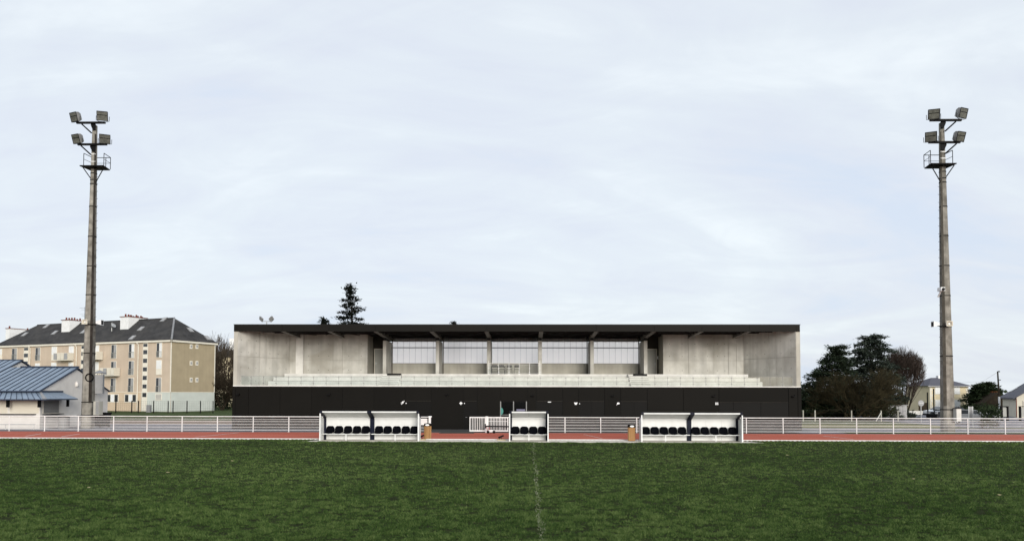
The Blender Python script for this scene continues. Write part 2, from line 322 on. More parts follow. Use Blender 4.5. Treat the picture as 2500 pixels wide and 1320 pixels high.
# ------------------------------------------------------------------ grass blades (nobody could count them)
def fbm(x, y, seed, sx, sy):                             # smooth value noise on a random lattice, four octaves
    r = np.random.default_rng(seed); g = r.normal(0, 1, (257, 257)); v = np.zeros_like(x); a = 1.0; k_ = .38
    for o in range(4):
        u, w_ = x*sx*k_+r.uniform(0, 200), y*sy*k_+r.uniform(0, 200); iu, iw = np.floor(u).astype(int), np.floor(w_).astype(int); fu, fw = u-iu, w_-iw
        fu, fw = fu*fu*(3-2*fu), fw*fw*(3-2*fw); q = lambda i_, j_: g[(iu+i_) % 256, (iw+j_) % 256]
        v += a*((q(0, 0)*(1-fu)+q(1, 0)*fu)*(1-fw)+(q(0, 1)*(1-fu)+q(1, 1)*fu)*fw); a *= .68; k_ *= 2.03
    return v*.5
def grass():
    n = 1500000
    u = rng.random(n); y0, y1 = 11.5, 47.05
    y = 1/(1/y0+(1/y1-1/y0)*(u**.94))                    # density about 1/y^2
    x = (rng.random(n)*2-1)*(y*.72+2.5)
    extra = 60000                                         # frayed edge along the kerb
    xe = rng.uniform(-42, 42, extra); ye = np.where((xe > px0-.2) & (xe < px1+.2), rng.uniform(46.4, 47.16, extra), rng.uniform(46.6, 49.28, extra))
    x = np.concatenate((x, xe)); y = np.concatenate((y, ye)); n += extra
    clump = fbm(x, y, 5, 9.0, 10.0); big = fbm(x, y, 9, .7, .8); fine = fbm(x, y, 21, 15, 22)
    keep = rng.random(n) < np.clip(.60+.50*clump+.50*fine, .06, 1.0)
    x, y, clump, big, fine = x[keep], y[keep], clump[keep], big[keep], fine[keep]; n = len(x)
    h = (.030+.028*rng.random(n))*np.clip(1+.6*clump+.3*fine, .3, 2.2); wd = .0035+.00022*y+.003*rng.random(n)
    th = rng.uniform(0, 2*math.pi, n); lean = rng.uniform(.25, 1.05, n)*h; la = rng.uniform(0, 2*math.pi, n)
    P = np.zeros((n, 3, 3), np.float32)
    P[:, 0, 0] = x-np.cos(th)*wd; P[:, 0, 1] = y-np.sin(th)*wd
    P[:, 1, 0] = x+np.cos(th)*wd; P[:, 1, 1] = y+np.sin(th)*wd
    P[:, 2, 0] = x+np.cos(la)*lean; P[:, 2, 1] = y+np.sin(la)*lean; P[:, 2, 2] = h
    me = bpy.data.meshes.new('pitch_grass')
    me.vertices.add(3*n); me.loops.add(3*n); me.polygons.add(n)
    me.vertices.foreach_set('co', P.reshape(-1)); me.loops.foreach_set('vertex_index', np.arange(3*n, dtype=np.int32))
    me.polygons.foreach_set('loop_start', np.arange(0, 3*n, 3, dtype=np.int32)); me.polygons.foreach_set('loop_total', np.full(n, 3, np.int32))
    tint = np.clip(rng.random(n)*.5+.5*np.clip(.45+.20*big+.30*clump+.36*fine, 0, 1), 0, 1)
    lx = .28+.03*np.sin(y*.9)
    on = (np.abs(x-lx) < .045+.05*rng.random(n)) & (y > 12)
    worn = np.clip(.24+.16*fbm(np.zeros(n), y, 33, 1, 1.5)+.12*fine, .05, .7)
    paint = np.where(on & (rng.random(n) < worn), 1.0, 0.0)
    for nm, arr in (('tint', tint), ('paint', paint)):
        at = me.attributes.new(nm, 'FLOAT', 'FACE'); at.data.foreach_set('value', arr.astype(np.float32))
    me.update(); me.validate()
    m = bpy.data.materials.new('grass_blade'); m.use_nodes = True; t = m.node_tree; nn = t.nodes; l = t.links.new; b = nn['Principled BSDF']
    b.inputs['Roughness'].default_value = .75; b.inputs['Specular IOR Level'].default_value = .12
    a1 = nn.new('ShaderNodeAttribute'); a1.attribute_name = 'tint'; a2 = nn.new('ShaderNodeAttribute'); a2.attribute_name = 'paint'
    rp = nn.new('ShaderNodeValToRGB'); l(a1.outputs['Fac'], rp.inputs[0]); e = rp.color_ramp.elements
    e[0].position = .1; e[0].color = (.016, .036, .008, 1); e[1].position = .95; e[1].color = (.175, .235, .078, 1)
    q = e.new(.55); q.color = (.054, .100, .024, 1)
    mx_ = nn.new('ShaderNodeMixRGB'); l(a2.outputs['Fac'], mx_.inputs[0]); l(rp.outputs[0], mx_.inputs[1]); mx_.inputs[2].default_value = (.34, .36, .25, 1)
    l(mx_.outputs[0], b.inputs['Base Color'])
    tr = nn.new('ShaderNodeBsdfTranslucent'); l(mx_.outputs[0], tr.inputs[0]); ms = nn.new('ShaderNodeMixShader'); ms.inputs[0].default_value = .25
    l(b.outputs[0], ms.inputs[1]); l(tr.outputs[0], ms.inputs[2]); l(ms.outputs[0], nn['Material Output'].inputs[0])
    me.materials.append(m)
    o = bpy.data.objects.new('pitch_grass', me); COL.objects.link(o)
    tag(o, 'short green turf of the pitch with a faded white halfway line', 'grass', kind='stuff')
grass()
# pale scraps lying on the turf
scr = [(567, 1124), (410, 1152), (217, 1189), (1922, 1110), (1838, 1095), (2230, 1168), (2440, 1207)]
for px, py in scr:
    p = gnd(px, py, .05); s = MB(); a = random.uniform(0, 3); sz = .035+.0004*p.y
    pts = [(p.x+math.cos(a+i*1.05)*sz*(1 if i % 3 else 1.5), p.y+math.sin(a+i*1.05)*sz, .045+.012*(i % 2)) for i in range(6)]
    s.prism(pts, (0, 0, .006)); s.build('fallen_leaf', M['dry_leaf'] if 'dry_leaf' in M else M['pad'], None, label='small pale fallen leaf lying on the dark green turf', cat='leaf', group='pale leaves scattered on the turf')

# ------------------------------------------------------------------ grandstand
G = thing('grandstand', 'long dark clad football grandstand with open concrete terrace under a flat roof', 'grandstand', (0, YB, 0))
zS = Z(1250, 943.8, YB); zT = Z(1250, 941.2, YB)          # top of black cladding / top of pale slab edge
zR0, zR1 = Z(1250, 808.8, YB), Z(1250, 792.4, YB)         # fascia
zF = 4.60                                                  # terrace floor at the back
xa, xb = X(567, YB), X(1957, YB)
YC = YB+.07
lower = bxp('ground_floor', (xa+.02, YC, 0), (xb-.02, 78, zS), M['clad_core'], G)
def panel(pa, pb, z0, z1, m=None, name='cladding_panel', y0=YB, y1=YC-.002, par=None, gap=.02):
    return bxp(name, (X(pa, YB)+gap, y0, z0), (X(pb, YB)-gap, y1, z1), m or M['clad'], par or lower)
z_dt = Z(1100, 978.6, YB)
solid = [(567, 575), (575, 607.4), (607.4, 684.2), (684.2, 760.6), (760.6, 836.9), (836.9, 913.3), (913.3, 989.8), (1052.7, 1132.3), (1165, 1221.7),
         (1287, 1309.7), (1373.6, 1412.5), (1475.5, 1515.2), (1580, 1668), (1668, 1755), (1925, 1947.6), (1947.6, 1957)]
for a, b in solid: panel(a, b, .02, zS-.02)
for a, b, mid in ((989.8, 1052.7, 1021), (1132.3, 1165, None), (1309.7, 1373.6, 1341.6), (1412.5, 1475.5, 1444), (1515.2, 1580, 1547.5)):
    panel(a, b, z_dt+.03, zS-.02)
    d = panel(a, b, z_dt, z_dt+.022, M['recess'], 'door_head', YB-.02)
    lv = [(a, b)] if mid is None else [(a, mid), (mid, b)]
    for q0, q1 in lv:
        dl = panel(q0, q1, .02, z_dt-.012, M['door'], 'door', YB+.035)
        hx = X(q0, YB)+.16 if mid is None else X(mid, YB)+(.09 if q0 == mid else -.09)
        MB().tube([(hx, YB+.033, 1.0), (hx, YB-.02, 1.0), (hx+.12, YB-.02, 1.0)], .012).build('handle', M['steel'], dl)
z_sd = Z(1840, 982, YB)
panel(1755, 1925, z_sd+.03, zS-.02); panel(1755, 1925, z_sd, z_sd+.022, M['recess'], 'door_head', YB-.02)
for q0, q1 in ((1755, 1790), (1790, 1857), (1857, 1925)): panel(q0, q1, .02, z_sd-.012, M['door'], 'door', YB+.035)
# glazed entrance
z_e = Z(1250, 978.8, YB)
panel(1221.7, 1287, z_e+.01, zS-.02)
ent = bxp('entrance', (X(1222, YB), YC-.03, .0), (X(1287, YB), YC-.004, z_e), M['black'], lower)
for q0, q1 in ((1226, 1253), (1257, 1284)):
    bxp('pane', (X(q0, YB), YC-.045, .12), (X(q1, YB), YC-.032, z_e-.06), M['entry'], ent)
for q in (1222.5, 1254, 1285.5): bxp('frame', (X(q, YB)-.045, YB-.01, .02), (X(q, YB)+.03, YC-.032, z_e-.01), M['balu'], ent)
bxp('rail', (X(1224, YB), YB-.012, 1.18), (X(1286, YB), YC-.05, 1.22), M['balu'], ent)
s = MB(); c = atY(1222.5, 1003, YB-.02); s.prism([(c.x+math.cos(a)*.26*.8, YB-.03, c.z+math.sin(a)*.3) for a in np.linspace(-1.5, 1.5, 14)], (0, .02, 0)); s.build('sticker', M['teal'], ent)
bxp('notice', (X(1261, YB), YC-.05, Z(1270, 1006, YB)), (X(1282, YB), YC-.046, Z(1270, 998, YB)), M['lilac'], ent)
# pictograms beside the doors (flat printed shapes, slightly proud)
def picto(px, py, polys, sc_=1.0):
    c = atY(px, py, YB); s = MB()
    for i, pl in enumerate(polys): s.prism([(c.x+u*.033*sc_, YB-.012-.0015*i, c.z+v_*.033*sc_) for u, v_ in pl], (0, .008, 0))
    s.build('pictogram', M['picto'], lower)
R_ = lambda x0, y0, x1, y1: [(x0, y0), (x1, y0), (x1, y1), (x0, y1)]
picto(983, 983, [[(-2, 3), (1, 4.5), (3.5, 3.5), (2, 2.6), (3.2, .8), (1.6, 0), (.6, -1.2), (-3.5, -3.8), (-4, -2.8), (-1, -.4), (.2, 1.6), (-2.2, 1.4)], R_(3, 3.9, 4.6, 5.6), R_(-4.6, -.2, -2, .9)])
picto(991.6, 983.6, [[(math.cos(a)*1.3, math.sin(a)*1.3) for a in np.linspace(0, 5.8, 10)]])
picto(1125.3, 983.7, [[(-1.2, 3.6), (1.2, 3.6), (1.2, 1.2), (3.6, 1.2), (3.6, -1.2), (1.2, -1.2), (1.2, -3.6), (-1.2, -3.6), (-1.2, -1.2), (-3.6, -1.2), (-3.6, 1.2), (-1.2, 1.2)]])
picto(1134, 983.8, [[(math.cos(a)*1.2, math.sin(a)*1.2) for a in np.linspace(0, 5.8, 10)]])
picto(1341.5, 980.6, [R_(-4, -.9, 4, .9)])
picto(1405.8, 984.4, [[(-4.4, 2.8), (-1.4, 2.8), (0, 2.1), (1.4, 2.8), (4.4, 2.8), (3.6, .2), (2.6, .5), (2.6, -2.8), (-2.6, -2.8), (-2.6, .5), (-3.6, .2)]])
picto(1415, 984.8, [[(math.cos(a)*1.2, math.sin(a)*1.2) for a in np.linspace(0, 5.8, 10)]])
picto(1508.8, 984.6, [[(-4.2, -3.4), (-3.4, -3.6), (-.4, -1.4), (2.2, -1.6), (4.4, .6), (2.6, 2.6), (-.6, 3.2), (-2.2, 1.4), (-2.4, -1)]])
picto(1749.8, 984.5, [R_(-3.8, .9, 3.8, 2.6), R_(-3.8, -2.8, -1.6, -.6), R_(-1.1, -2.8, 1.1, -.6), R_(1.6, -2.8, 3.8, -.6)])
# small hooded wall lamps
for px, py in ((581.5, 963), (803, 963), (1092, 963), (1300, 965), (1496, 965.5), (1742, 966.5), (1936, 967)):
    c = atY(px, py, YB); s = MB().box((c.x-.13, YB-.26, c.z-.03), (c.x+.13, YB-.001, c.z+.03)).box((c.x+.09, YB-.26, c.z+.031), (c.x+.14, YB-.1, c.z+.12)); s.build('wall_lamp', M['black'], lower)

# upper storey: slab, splayed side walls, back walls
YW, YP = 68.2, 70.6                                        # concrete back wall plane, glazing plane
up0, up1 = X(569, YB), X(1955, YB)
terr = bxp('terrace_slab', (up0, YB-.02, zS+.003), (up1, 71.0, zT), M['concrete_pale'], G)
def wallrun(core_name, poly, p0, p1, z0, z1, cuts, rows, m=M['concrete'], proud=.045):
    core = MB().prism([(x, y, z0) for x, y in poly], (0, 0, z1-z0)).build(core_name, M['recess'] if False else M['concrete_low'], G)
    p0, p1 = V((*p0, 0)), V((*p1, 0)); d = (p1-p0); Ln = d.length; d.normalize(); n = V((d.y, -d.x, 0))
    if n.y > 0: n = -n
    cuts = [0]+list(cuts)+[1]; rows = [z0]+list(rows)+[z1]
    for i in range(len(cuts)-1):
        for j in range(len(rows)-1):
            a, b = cuts[i]*Ln+(.014 if i else 0), cuts[i+1]*Ln-(.014 if i < len(cuts)-2 else 0); za, zb = rows[j]+(.013 if j else .002), rows[j+1]-(.013 if j < len(rows)-2 else .002)
            pl = MB().obox(p0+d*((a+b)/2)+n*(proud/2-.001)+V((0, 0, (za+zb)/2)), d*((b-a)/2), n*(proud/2), V((0, 0, (zb-za)/2))).build('concrete_panel', m, core)
            if b-a > .8:                                  # formwork tie holes, sunk dark plugs
                s = MB()
                for fz in (.16, .62):
                    for fa in ((.25, .75) if b-a < 2.2 else (.15, .5, .85)):
                        c = p0+d*(a+(b-a)*fa)+V((0, 0, za+(zb-za)*fz))+n*(proud-.003)
                        s.prism([c+d*(.03*math.cos(t))+V((0, 0, .03*math.sin(t))) for t in np.linspace(0, 5.4, 7)], n*.004)
                s.build('tie_holes', M['recess'], pl, kind='stuff')
    return core
zTop = zR0+.158
xl_in, xr_in = X(578, YB), X(1945.5, YB); xlc, xrc = X(705, YW), X(1817, YW)
zrow = Z(1250, 879.5, YW)
wallrun('side_wall', [(up0, YB+.001), (xl_in, YB+.001), (xlc, YW), (xlc, 71), (up0, 71)], (xl_in, YB+.03), (xlc, YW), zT, zTop, (.40, .53), (zrow+.12,))
wallrun('side_wall', [(up1, YB+.001), (xr_in, YB+.001), (xrc, YW), (xrc, 71), (up1, 71)], (xr_in, YB+.03), (xrc, YW), zT, zTop, (.36, .5), (zrow+.12,))
xe0, xe1 = X(896.5, YW), X(1619.5, YW)
wl = lambda q, a, b: (X(q, YW)-a)/(b-a)
wallrun('back_wall', [(xlc+.002, YW), (xe0, YW), (xe0, 71), (xlc+.002, 71)], (xlc+.05, YW), (xe0, YW), zT, zTop, [wl(q, xlc, xe0) for q in (722, 740.5, 812, 835)], (zrow,))
wallrun('back_wall', [(xe1, YW), (xrc-.002, YW), (xrc-.002, 71), (xe1, 71)], (xe1, YW), (xrc-.05, YW), zT, zTop, [wl(q, xe1, xrc) for q in (1682, 1744, 1780, 1800)], (zrow,))
MB().box((X(722, YW)+.01, YW-.16, zT), (X(740.5, YW)-.01, YW-.046, zTop)).build('pilaster', M['concrete_pale'], G)
# recess walls with the two doors
rec = bxp('recess_wall', (xe0+.002, YP+.02, zT), (xe1-.002, YP+.25, zF-.01), M['concrete_low'], G)
fin_px = [(934, 942), (1063.3, 1071.5), (1188.4, 1197.5), (1314, 1323), (1441.5, 1450), (1572.5, 1581)]
YF = 67.9
fx = [(X(a, YF), X(b, YF)) for a, b in fin_px]
for x0, x1, dx0, dx1, sx, sy in ((xe0, fx[0][0], 914, 936, 905.3, 879.5), (fx[5][1], xe1, 1580, 1603, 1609, 872.5)):
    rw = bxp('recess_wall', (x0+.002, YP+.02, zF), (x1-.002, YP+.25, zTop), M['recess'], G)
    d0, d1 = max(X(dx0, YP), x0+.02), min(X(dx1, YP), x1-.02); dt = Z(1250, 852.5, YP)
    bxp('door_frame', (d0-.05, YP-.01, zF+.002), (d1+.05, YP+.018, dt+.06), M['trim'], rw)
    dd = bxp('door', (d0, YP-.03, zF+.01), (d1, YP-.012, dt), M['grey_door'], rw)
    hx = d0+.12 if sx < 1000 else d1-.12
    MB().box((hx-.03, YP-.045, zF+.92), (hx+.03, YP-.031, zF+1.16)).box((hx-.02, YP-.08, zF+1.05), (hx+.14, YP-.046, zF+1.085)).build('handle', M['steel'], dd)
    c = atY(sx, sy, YP); sg = bxp('sign', (c.x-.16, YP-.01, c.z-.13), (c.x+.16, YP+.018, c.z+.13), M['white'], rw)
    MB().box((c.x-.08, YP-.016, c.z-.08), (c.x+.08, YP-.011, c.z+.08)).build('pictogram', M['black'], sg)
    MB().box((c.x-.025, YP-.02, c.z-.04), (c.x+.03, YP-.0165, c.z+.04)).build('pictogram', M['white'], sg)
# fins (columns), low walls and translucent glazing between them
zw, zt_, zg = Z(1250, 887, YP), Z(1250, 848.5, YP), Z(1250, 825.5, YP)
for i, (x0, x1) in enumerate(fx):
    bxp('column', (x0, YF, zF+.002), (x1, YP+.1, Z(1250, 831, YF)), M['concrete'], G)
    bxp('bearing', (x0+.03, YF+.02, Z(1250, 831, YF)+.002), (x1-.03, YF+.35, zTop-.3), M['steel_dark'], G)
    px = x1+.09 if i < 3 else x0-.09
    if i not in (2, 3): MB().tube([(px, YP-.12, zF+.01), (px, YP-.12, zg-.15), (px+(.2 if i < 3 else -.2), YP-.45, zg+.1)], .045, 8).build('downpipe', M['beam'], G)
bxp('lintel', (fx[0][0], YP+.102, zg-.3), (fx[5][1], YP+.2, zR0+.158), M['black'], G)
for i in range(5):
    x0, x1 = fx[i][1]+.003, fx[i+1][0]-.003
    lw = bxp('low_wall', (x0, YP, zF+.002), (x1, YP+.2, zw-.02), M['concrete_low'], G)
    bay = bxp('glazing_bay', (x0, YP+.02, zw-.018), (x1, YP+.12, zw+.02), M['beam'], G)
    bxp('transom', (x0, YP-.03, zt_-.035), (x1, YP+.02, zt_+.035), M['steel_dark'], bay)
    bxp('transom', (x0, YP-.02, zg), (x1, YP+.1, zR0+.158), M['black'], bay)
    n = 8; wd = (x1-x0)/n
    for j in range(n):
        for za, zb in ((zw+.022, zt_-.037), (zt_+.037, zg-.002)):
            bxp('polycarbonate_panel', (x0+j*wd+.014, YP, za), (x0+(j+1)*wd-.014, YP+.04, zb), M['poly'], bay)
    for j in range(1, n): bxp('mullion', (x0+j*wd-.012, YP+.012, zw+.022), (x0+j*wd+.012, YP+.034, zg-.002), M['mullion'], bay)
    # pale light strips over the glazing
    for q in range(3): bxp('light_strip', (x0+.15+q*(x1-x0)/3, YP-.5, zg+.19), (x0+.15+(q+.72)*(x1-x0)/3, YP-.42, zg+.225), M['grey_door'], bay)
# roof
roof = bxp('roof', (up0+.03, YB+.03, zR0+.16), (up1-.03, 71.3, zR1-.03), M['soffit'], G)
bxp('roof_trim', (up0-.03, YB-.08, zR1), (up1+.03, 71.35, zR1+.035), M['steel_dark'], roof)
j_px = [569, 577, 687.4, 801.7, 915, 1052.8, 1187, 1321.4, 1456.6, 1597.7, 1714.6, 1831.4, 1945, 1954.5]
for a, b in zip(j_px[:-1], j_px[1:]):
    bxp('fascia_panel', (X(a, YB)+.008, YB-.06, zR0), (X(b, YB)-.008, YB+.028, zR1-.002), M['fascia'], roof)
for q in (up0+.001, up1-.03): bxp('fascia_panel', (q, YB+.03, zR0), (q+.028, 71.3, zR1-.002), M['fascia'], roof)
zb_back = 7.72
for px in j_px[2:-2]:
    x = X(px, YB); s = MB()
    s.prism([(x-.10, YB+.05, zR0+.02), (x-.10, YP, zb_back), (x-.10, YP, zR0+.158), (x-.10, YB+.05, zR0+.158)], (.2, 0, 0))
    s.prism([(x-.17, YB+.05, zR0-.012), (x-.17, YP, zb_back-.05), (x-.17, YP, zb_back-.002), (x-.17, YB+.05, zR0+.018)], (.34, 0, 0))
    s.build('beam', M['beam'], roof)
for y in (64.6, 65.8, 67.0, 69.0, 69.8): bxp('purlin', (xl_in+.8+(y-63.4)*.62, y, zR0+.03), (xr_in-.8-(y-63.4)*.62, y+.1, zR0+.155), M['steel_dark'], roof)
for i in range(2, 9):                                     # diagonal bracing under the deck
    a, b = X(j_px[i], YB), X(j_px[i+1], YB)
    MB().tube([(a, 65.0, zR0+.06), ((a+b)/2, 69.0, zR0+.04)], .03, 5).tube([(b, 65.0, zR0+.06), ((a+b)/2, 69.0, zR0+.04)], .03, 5).build('brace', M['steel_dark'], roof)
for px in (1545.5, 1549.5): bxp('lamp', (X(px, YP)-.045, YP-.6, Z(px, 822, YP)), (X(px, YP)+.045, YP-.52, Z(px, 819, YP)), M['picto'], roof)
# terrace steps (each riser one long block, in lengths)
def tier(y, z0, z1, pa, pb, n):
    x0, x1 = X(pa, y), X(pb, y); w_ = (x1-x0)/n
    for i in range(n): bxp('bench_step', (x0+i*w_+.006, y, z0), (x0+(i+1)*w_-.006, 71-.01 if z1 > 4.5 else y+1.2, z1), M['concrete_pale'], terr)
tier(64.95, zT+.002, 3.93, 654, 1862, 11); tier(65.85, zT+.002, 4.27, 667, 1856, 11); tier(66.75, zT+.002, zF, 694, 1827, 10)
for y_, z_, pa, pb in ((65.84, 3.932, 668, 1855), (66.74, 4.272, 696, 1826)): bxp('joint_strip', (X(pa, y_), y_, z_), (X(pb, y_), y_+.008, z_+.035), M['beam'], terr)  # shadow gap between tiers, drawn as an added dark strip
for a, b in ((924, 972), (1540, 1588)):
    x0, x1 = X(a, 64.7), X(b, 64.7)
    for i in range(6):
        z0 = zT+(zF-zT)*i/6; bxp('stair_step', (x0+.002*i, 64.55+.36*i, zT+.004), (x1-.002*i, 66.9, zT+(zF+.002-zT)*(i+1)/6), M['concrete_pale'], terr)
        bxp('nosing', (x0+.05, 64.545+.36*i, zT+(zF-zT)*(i+1)/6-.03), (x1-.05, 64.549+.36*i, zT+(zF-zT)*(i+1)/6-.005), M['beam'], terr)
    bxp('stair_mat', (x0+.42, 66.30, zF-.13), (x1-.02, 66.345, zF+.02), M['black'], terr)
# clear glass balustrade along the front of the terrace
bal = thing('glass_balustrade', 'clear glass balustrade along the front edge of the concrete terrace', 'balustrade', (0, 63.75, zT))
b0, b1 = X(582, 63.75), X(1943, 63.75); nb = 44; wd = (b1-b0)/nb; zb0, zb1 = zT+.06, Z(1250, 918.5, 63.75)
for i in range(nb):
    gp = bxp('glass_pane', (b0+i*wd+.02, 63.74, zb0), (b0+(i+1)*wd-.02, 63.755, zb1), M['glass'], bal)
pm = None
for i in range(nb+1):
    x = b0+i*wd
    if pm is None:
        s = MB().box((x-.010, 63.765, zT+.001), (x+.010, 63.80, zb1+.01))
        for z in (zb0+.1, zb1-.13): s.box((x-.055, 63.725, z), (x+.055, 63.738, z+.045)).box((x-.012, 63.738, z+.01), (x+.012, 63.764, z+.03))
        p = s.build('post', M['balu'], bal); pm = p.data; pl0 = WL[p.name]
    else: inst(pm, 'post', bal, pl0+V((i*wd, 0, 0)))
bxp('handrail', (b0-.02, 63.73, zb1+.012), (b1+.02, 63.77, zb1+.03), M['balu'], bal)
# white guard rail of the central platform
YG = 66.85
gr = thing('platform_guard_rail', 'white metal guard rail with glass infill on the middle of the terrace', 'guard rail', (X(1255, YG), YG, zF))
gp_px = [1193, 1217.5, 1242.5, 1267.5, 1292.5, 1318]
zg0, zg1 = zF+.002, Z(1250, 886, YG)
for i, px in enumerate(gp_px):
    x = X(px, YG); hi = Z(1250, 880, YG) if i in (0, 5) else zg1
    s = MB().box((x-.018, YG-.02, zg0), (x+.018, YG+.02, hi)).box((x-.07, YG-.03, zg0), (x+.07, YG+.03, zg0+.03))
    for z in (zg0+.16, zg0+.46): s.box((x-.06, YG-.032, z), (x+.06, YG-.021, z+.035))
    s.build('post', M['white_rail'], gr)
for i in range(5): bxp('glass_pane', (X(gp_px[i], YG)+.06, YG-.006, zg0+.07), (X(gp_px[i+1], YG)-.06, YG+.006, zg1-.16), M['glass'], gr)
for z, t in ((zg1, .022), (zg1-.13, .010), (zg0+.045, .014)): bxp('rail', (X(1193, YG)+.031, YG-.018, z-t/2), (X(1318, YG)-.031, YG+.018, z+t/2), M['white_rail'], gr)
for px in (1194.5, 1316.5):
    x = X(px, YG); sd = 1 if px < 1250 else -1
    MB().tube([(x, YG+.03, Z(1250, 880.5, YG)), (x+.02*sd, 68.0, Z(1250, 880.5, YG))], .014).tube([(x, YG+.03, zg0+.3), (x+.02*sd, 68.0, zg0+.3)], .01).build('rail', M['white_rail'], gr)
# table and chairs on the platform
tb = thing('terrace_table', 'dark rectangular metal table behind the white guard rail on the terrace', 'table', (X(1216, 68.9), 68.9, zF))
tx0, tx1 = X(1198, 68.9), X(1235, 68.9)
bxp('table_top', (tx0, 68.5, zF+.71), (tx1, 69.3, zF+.75), M['steel_dark'], tb)
for x in (tx0+.08, tx1-.08):
    for y in (68.56, 69.24): bxp('leg', (x-.025, y-.025, zF+.002), (x+.025, y+.025, zF+.708), M['steel_dark'], tb)
bxp('apron', (tx0+.06, 68.54, zF+.62), (tx1-.06, 68.56, zF+.708), M['steel_dark'], tb)
def chair(px, y, face, label):
    x = X(px, y); c = thing('terrace_chair', label, 'chair', (x, y, zF), 'dark chairs on the terrace platform'); w_ = .24; m = M['steel_dark']
    bxp('seat', (x-w_, y-.22, zF+.43), (x+w_, y+.22, zF+.46), m, c)
    yb_ = y+.22*face
    MB().prism([(x-w_, yb_, zF+.62), (x+w_, yb_, zF+.62), (x+w_*.9, yb_+.06*face, zF+.84), (x-w_*.9, yb_+.06*face, zF+.84)], (0, .02*face, 0)).build('backrest', m, c)
    for sx in (-1, 1):
        MB().tube([(x+sx*w_*1.08, yb_, zF+.003), (x+sx*w_*.95, yb_, zF+.43), (x+sx*w_*.92, yb_+.07*face, zF+.82)], .016, 5).build('leg', m, c)
        MB().tube([(x+sx*w_*1.1, y-.2*face, zF+.003), (x+sx*w_*.95, y-.2*face, zF+.42)], .016, 5).build('leg', m, c)
chair(1207.5, 68.15, -1, 'dark metal chair at the table end nearest the terrace column'); chair(1224, 68.15, -1, 'dark metal chair tucked at the right half of the terrace table')
chair(1243, 68.3, 1, 'dark metal chair standing just beside the terrace table'); chair(1262, 68.3, 1, 'dark metal chair standing alone, farthest from the terrace table')

# ------------------------------------------------------------------ players' shelters
def seat_mesh():
    prof = [(-.20, -.045), (-.19, .0), (-.10, .005), (.05, -.005), (.14, .03), (.185, .12), (.205, .24), (.215, .35), (.22, .42)]
    wid = [.20, .235, .25, .258, .262, .265, .26, .232, .15]
    nu = 9; s = MB()
    for side in (0, 1):
        for (y, z), w_ in zip(prof, wid):
            for k_ in range(nu):
                u = -1+2*k_/(nu-1); cur = abs(u)**2.6
                yy = y-(.07*cur if z > .05 else 0); z2 = z+(.055*cur if z <= .05 else 0)
                s.v.append(V((u*w_, yy+(.018*side if z > .05 else 0), z2-(.018*side if z <= .05 else 0))))
    n = len(prof)
    for side in (0, 1):
        for i in range(n-1):
            for k_ in range(nu-1):
                a = side*n*nu+i*nu+k_; q = (a, a+1, a+nu+1, a+nu); s.f.append(q if not side else q[::-1])
    B = n*nu
    for i in range(n-1):
        for e in (0, nu-1):
            a = i*nu+e; q = (a, a+nu, B+a+nu, B+a); s.f.append(q if e == 0 else q[::-1])
    for k_ in range(nu-1):
        for e in (0, n-1):
            a = e*nu+k_; q = (a, B+a, B+a+1, a+1); s.f.append(q if e == 0 else q[::-1])
    return s.mesh('seat', M['seat'], V((0, 0, 0)), True)
SEAT = seat_mesh()
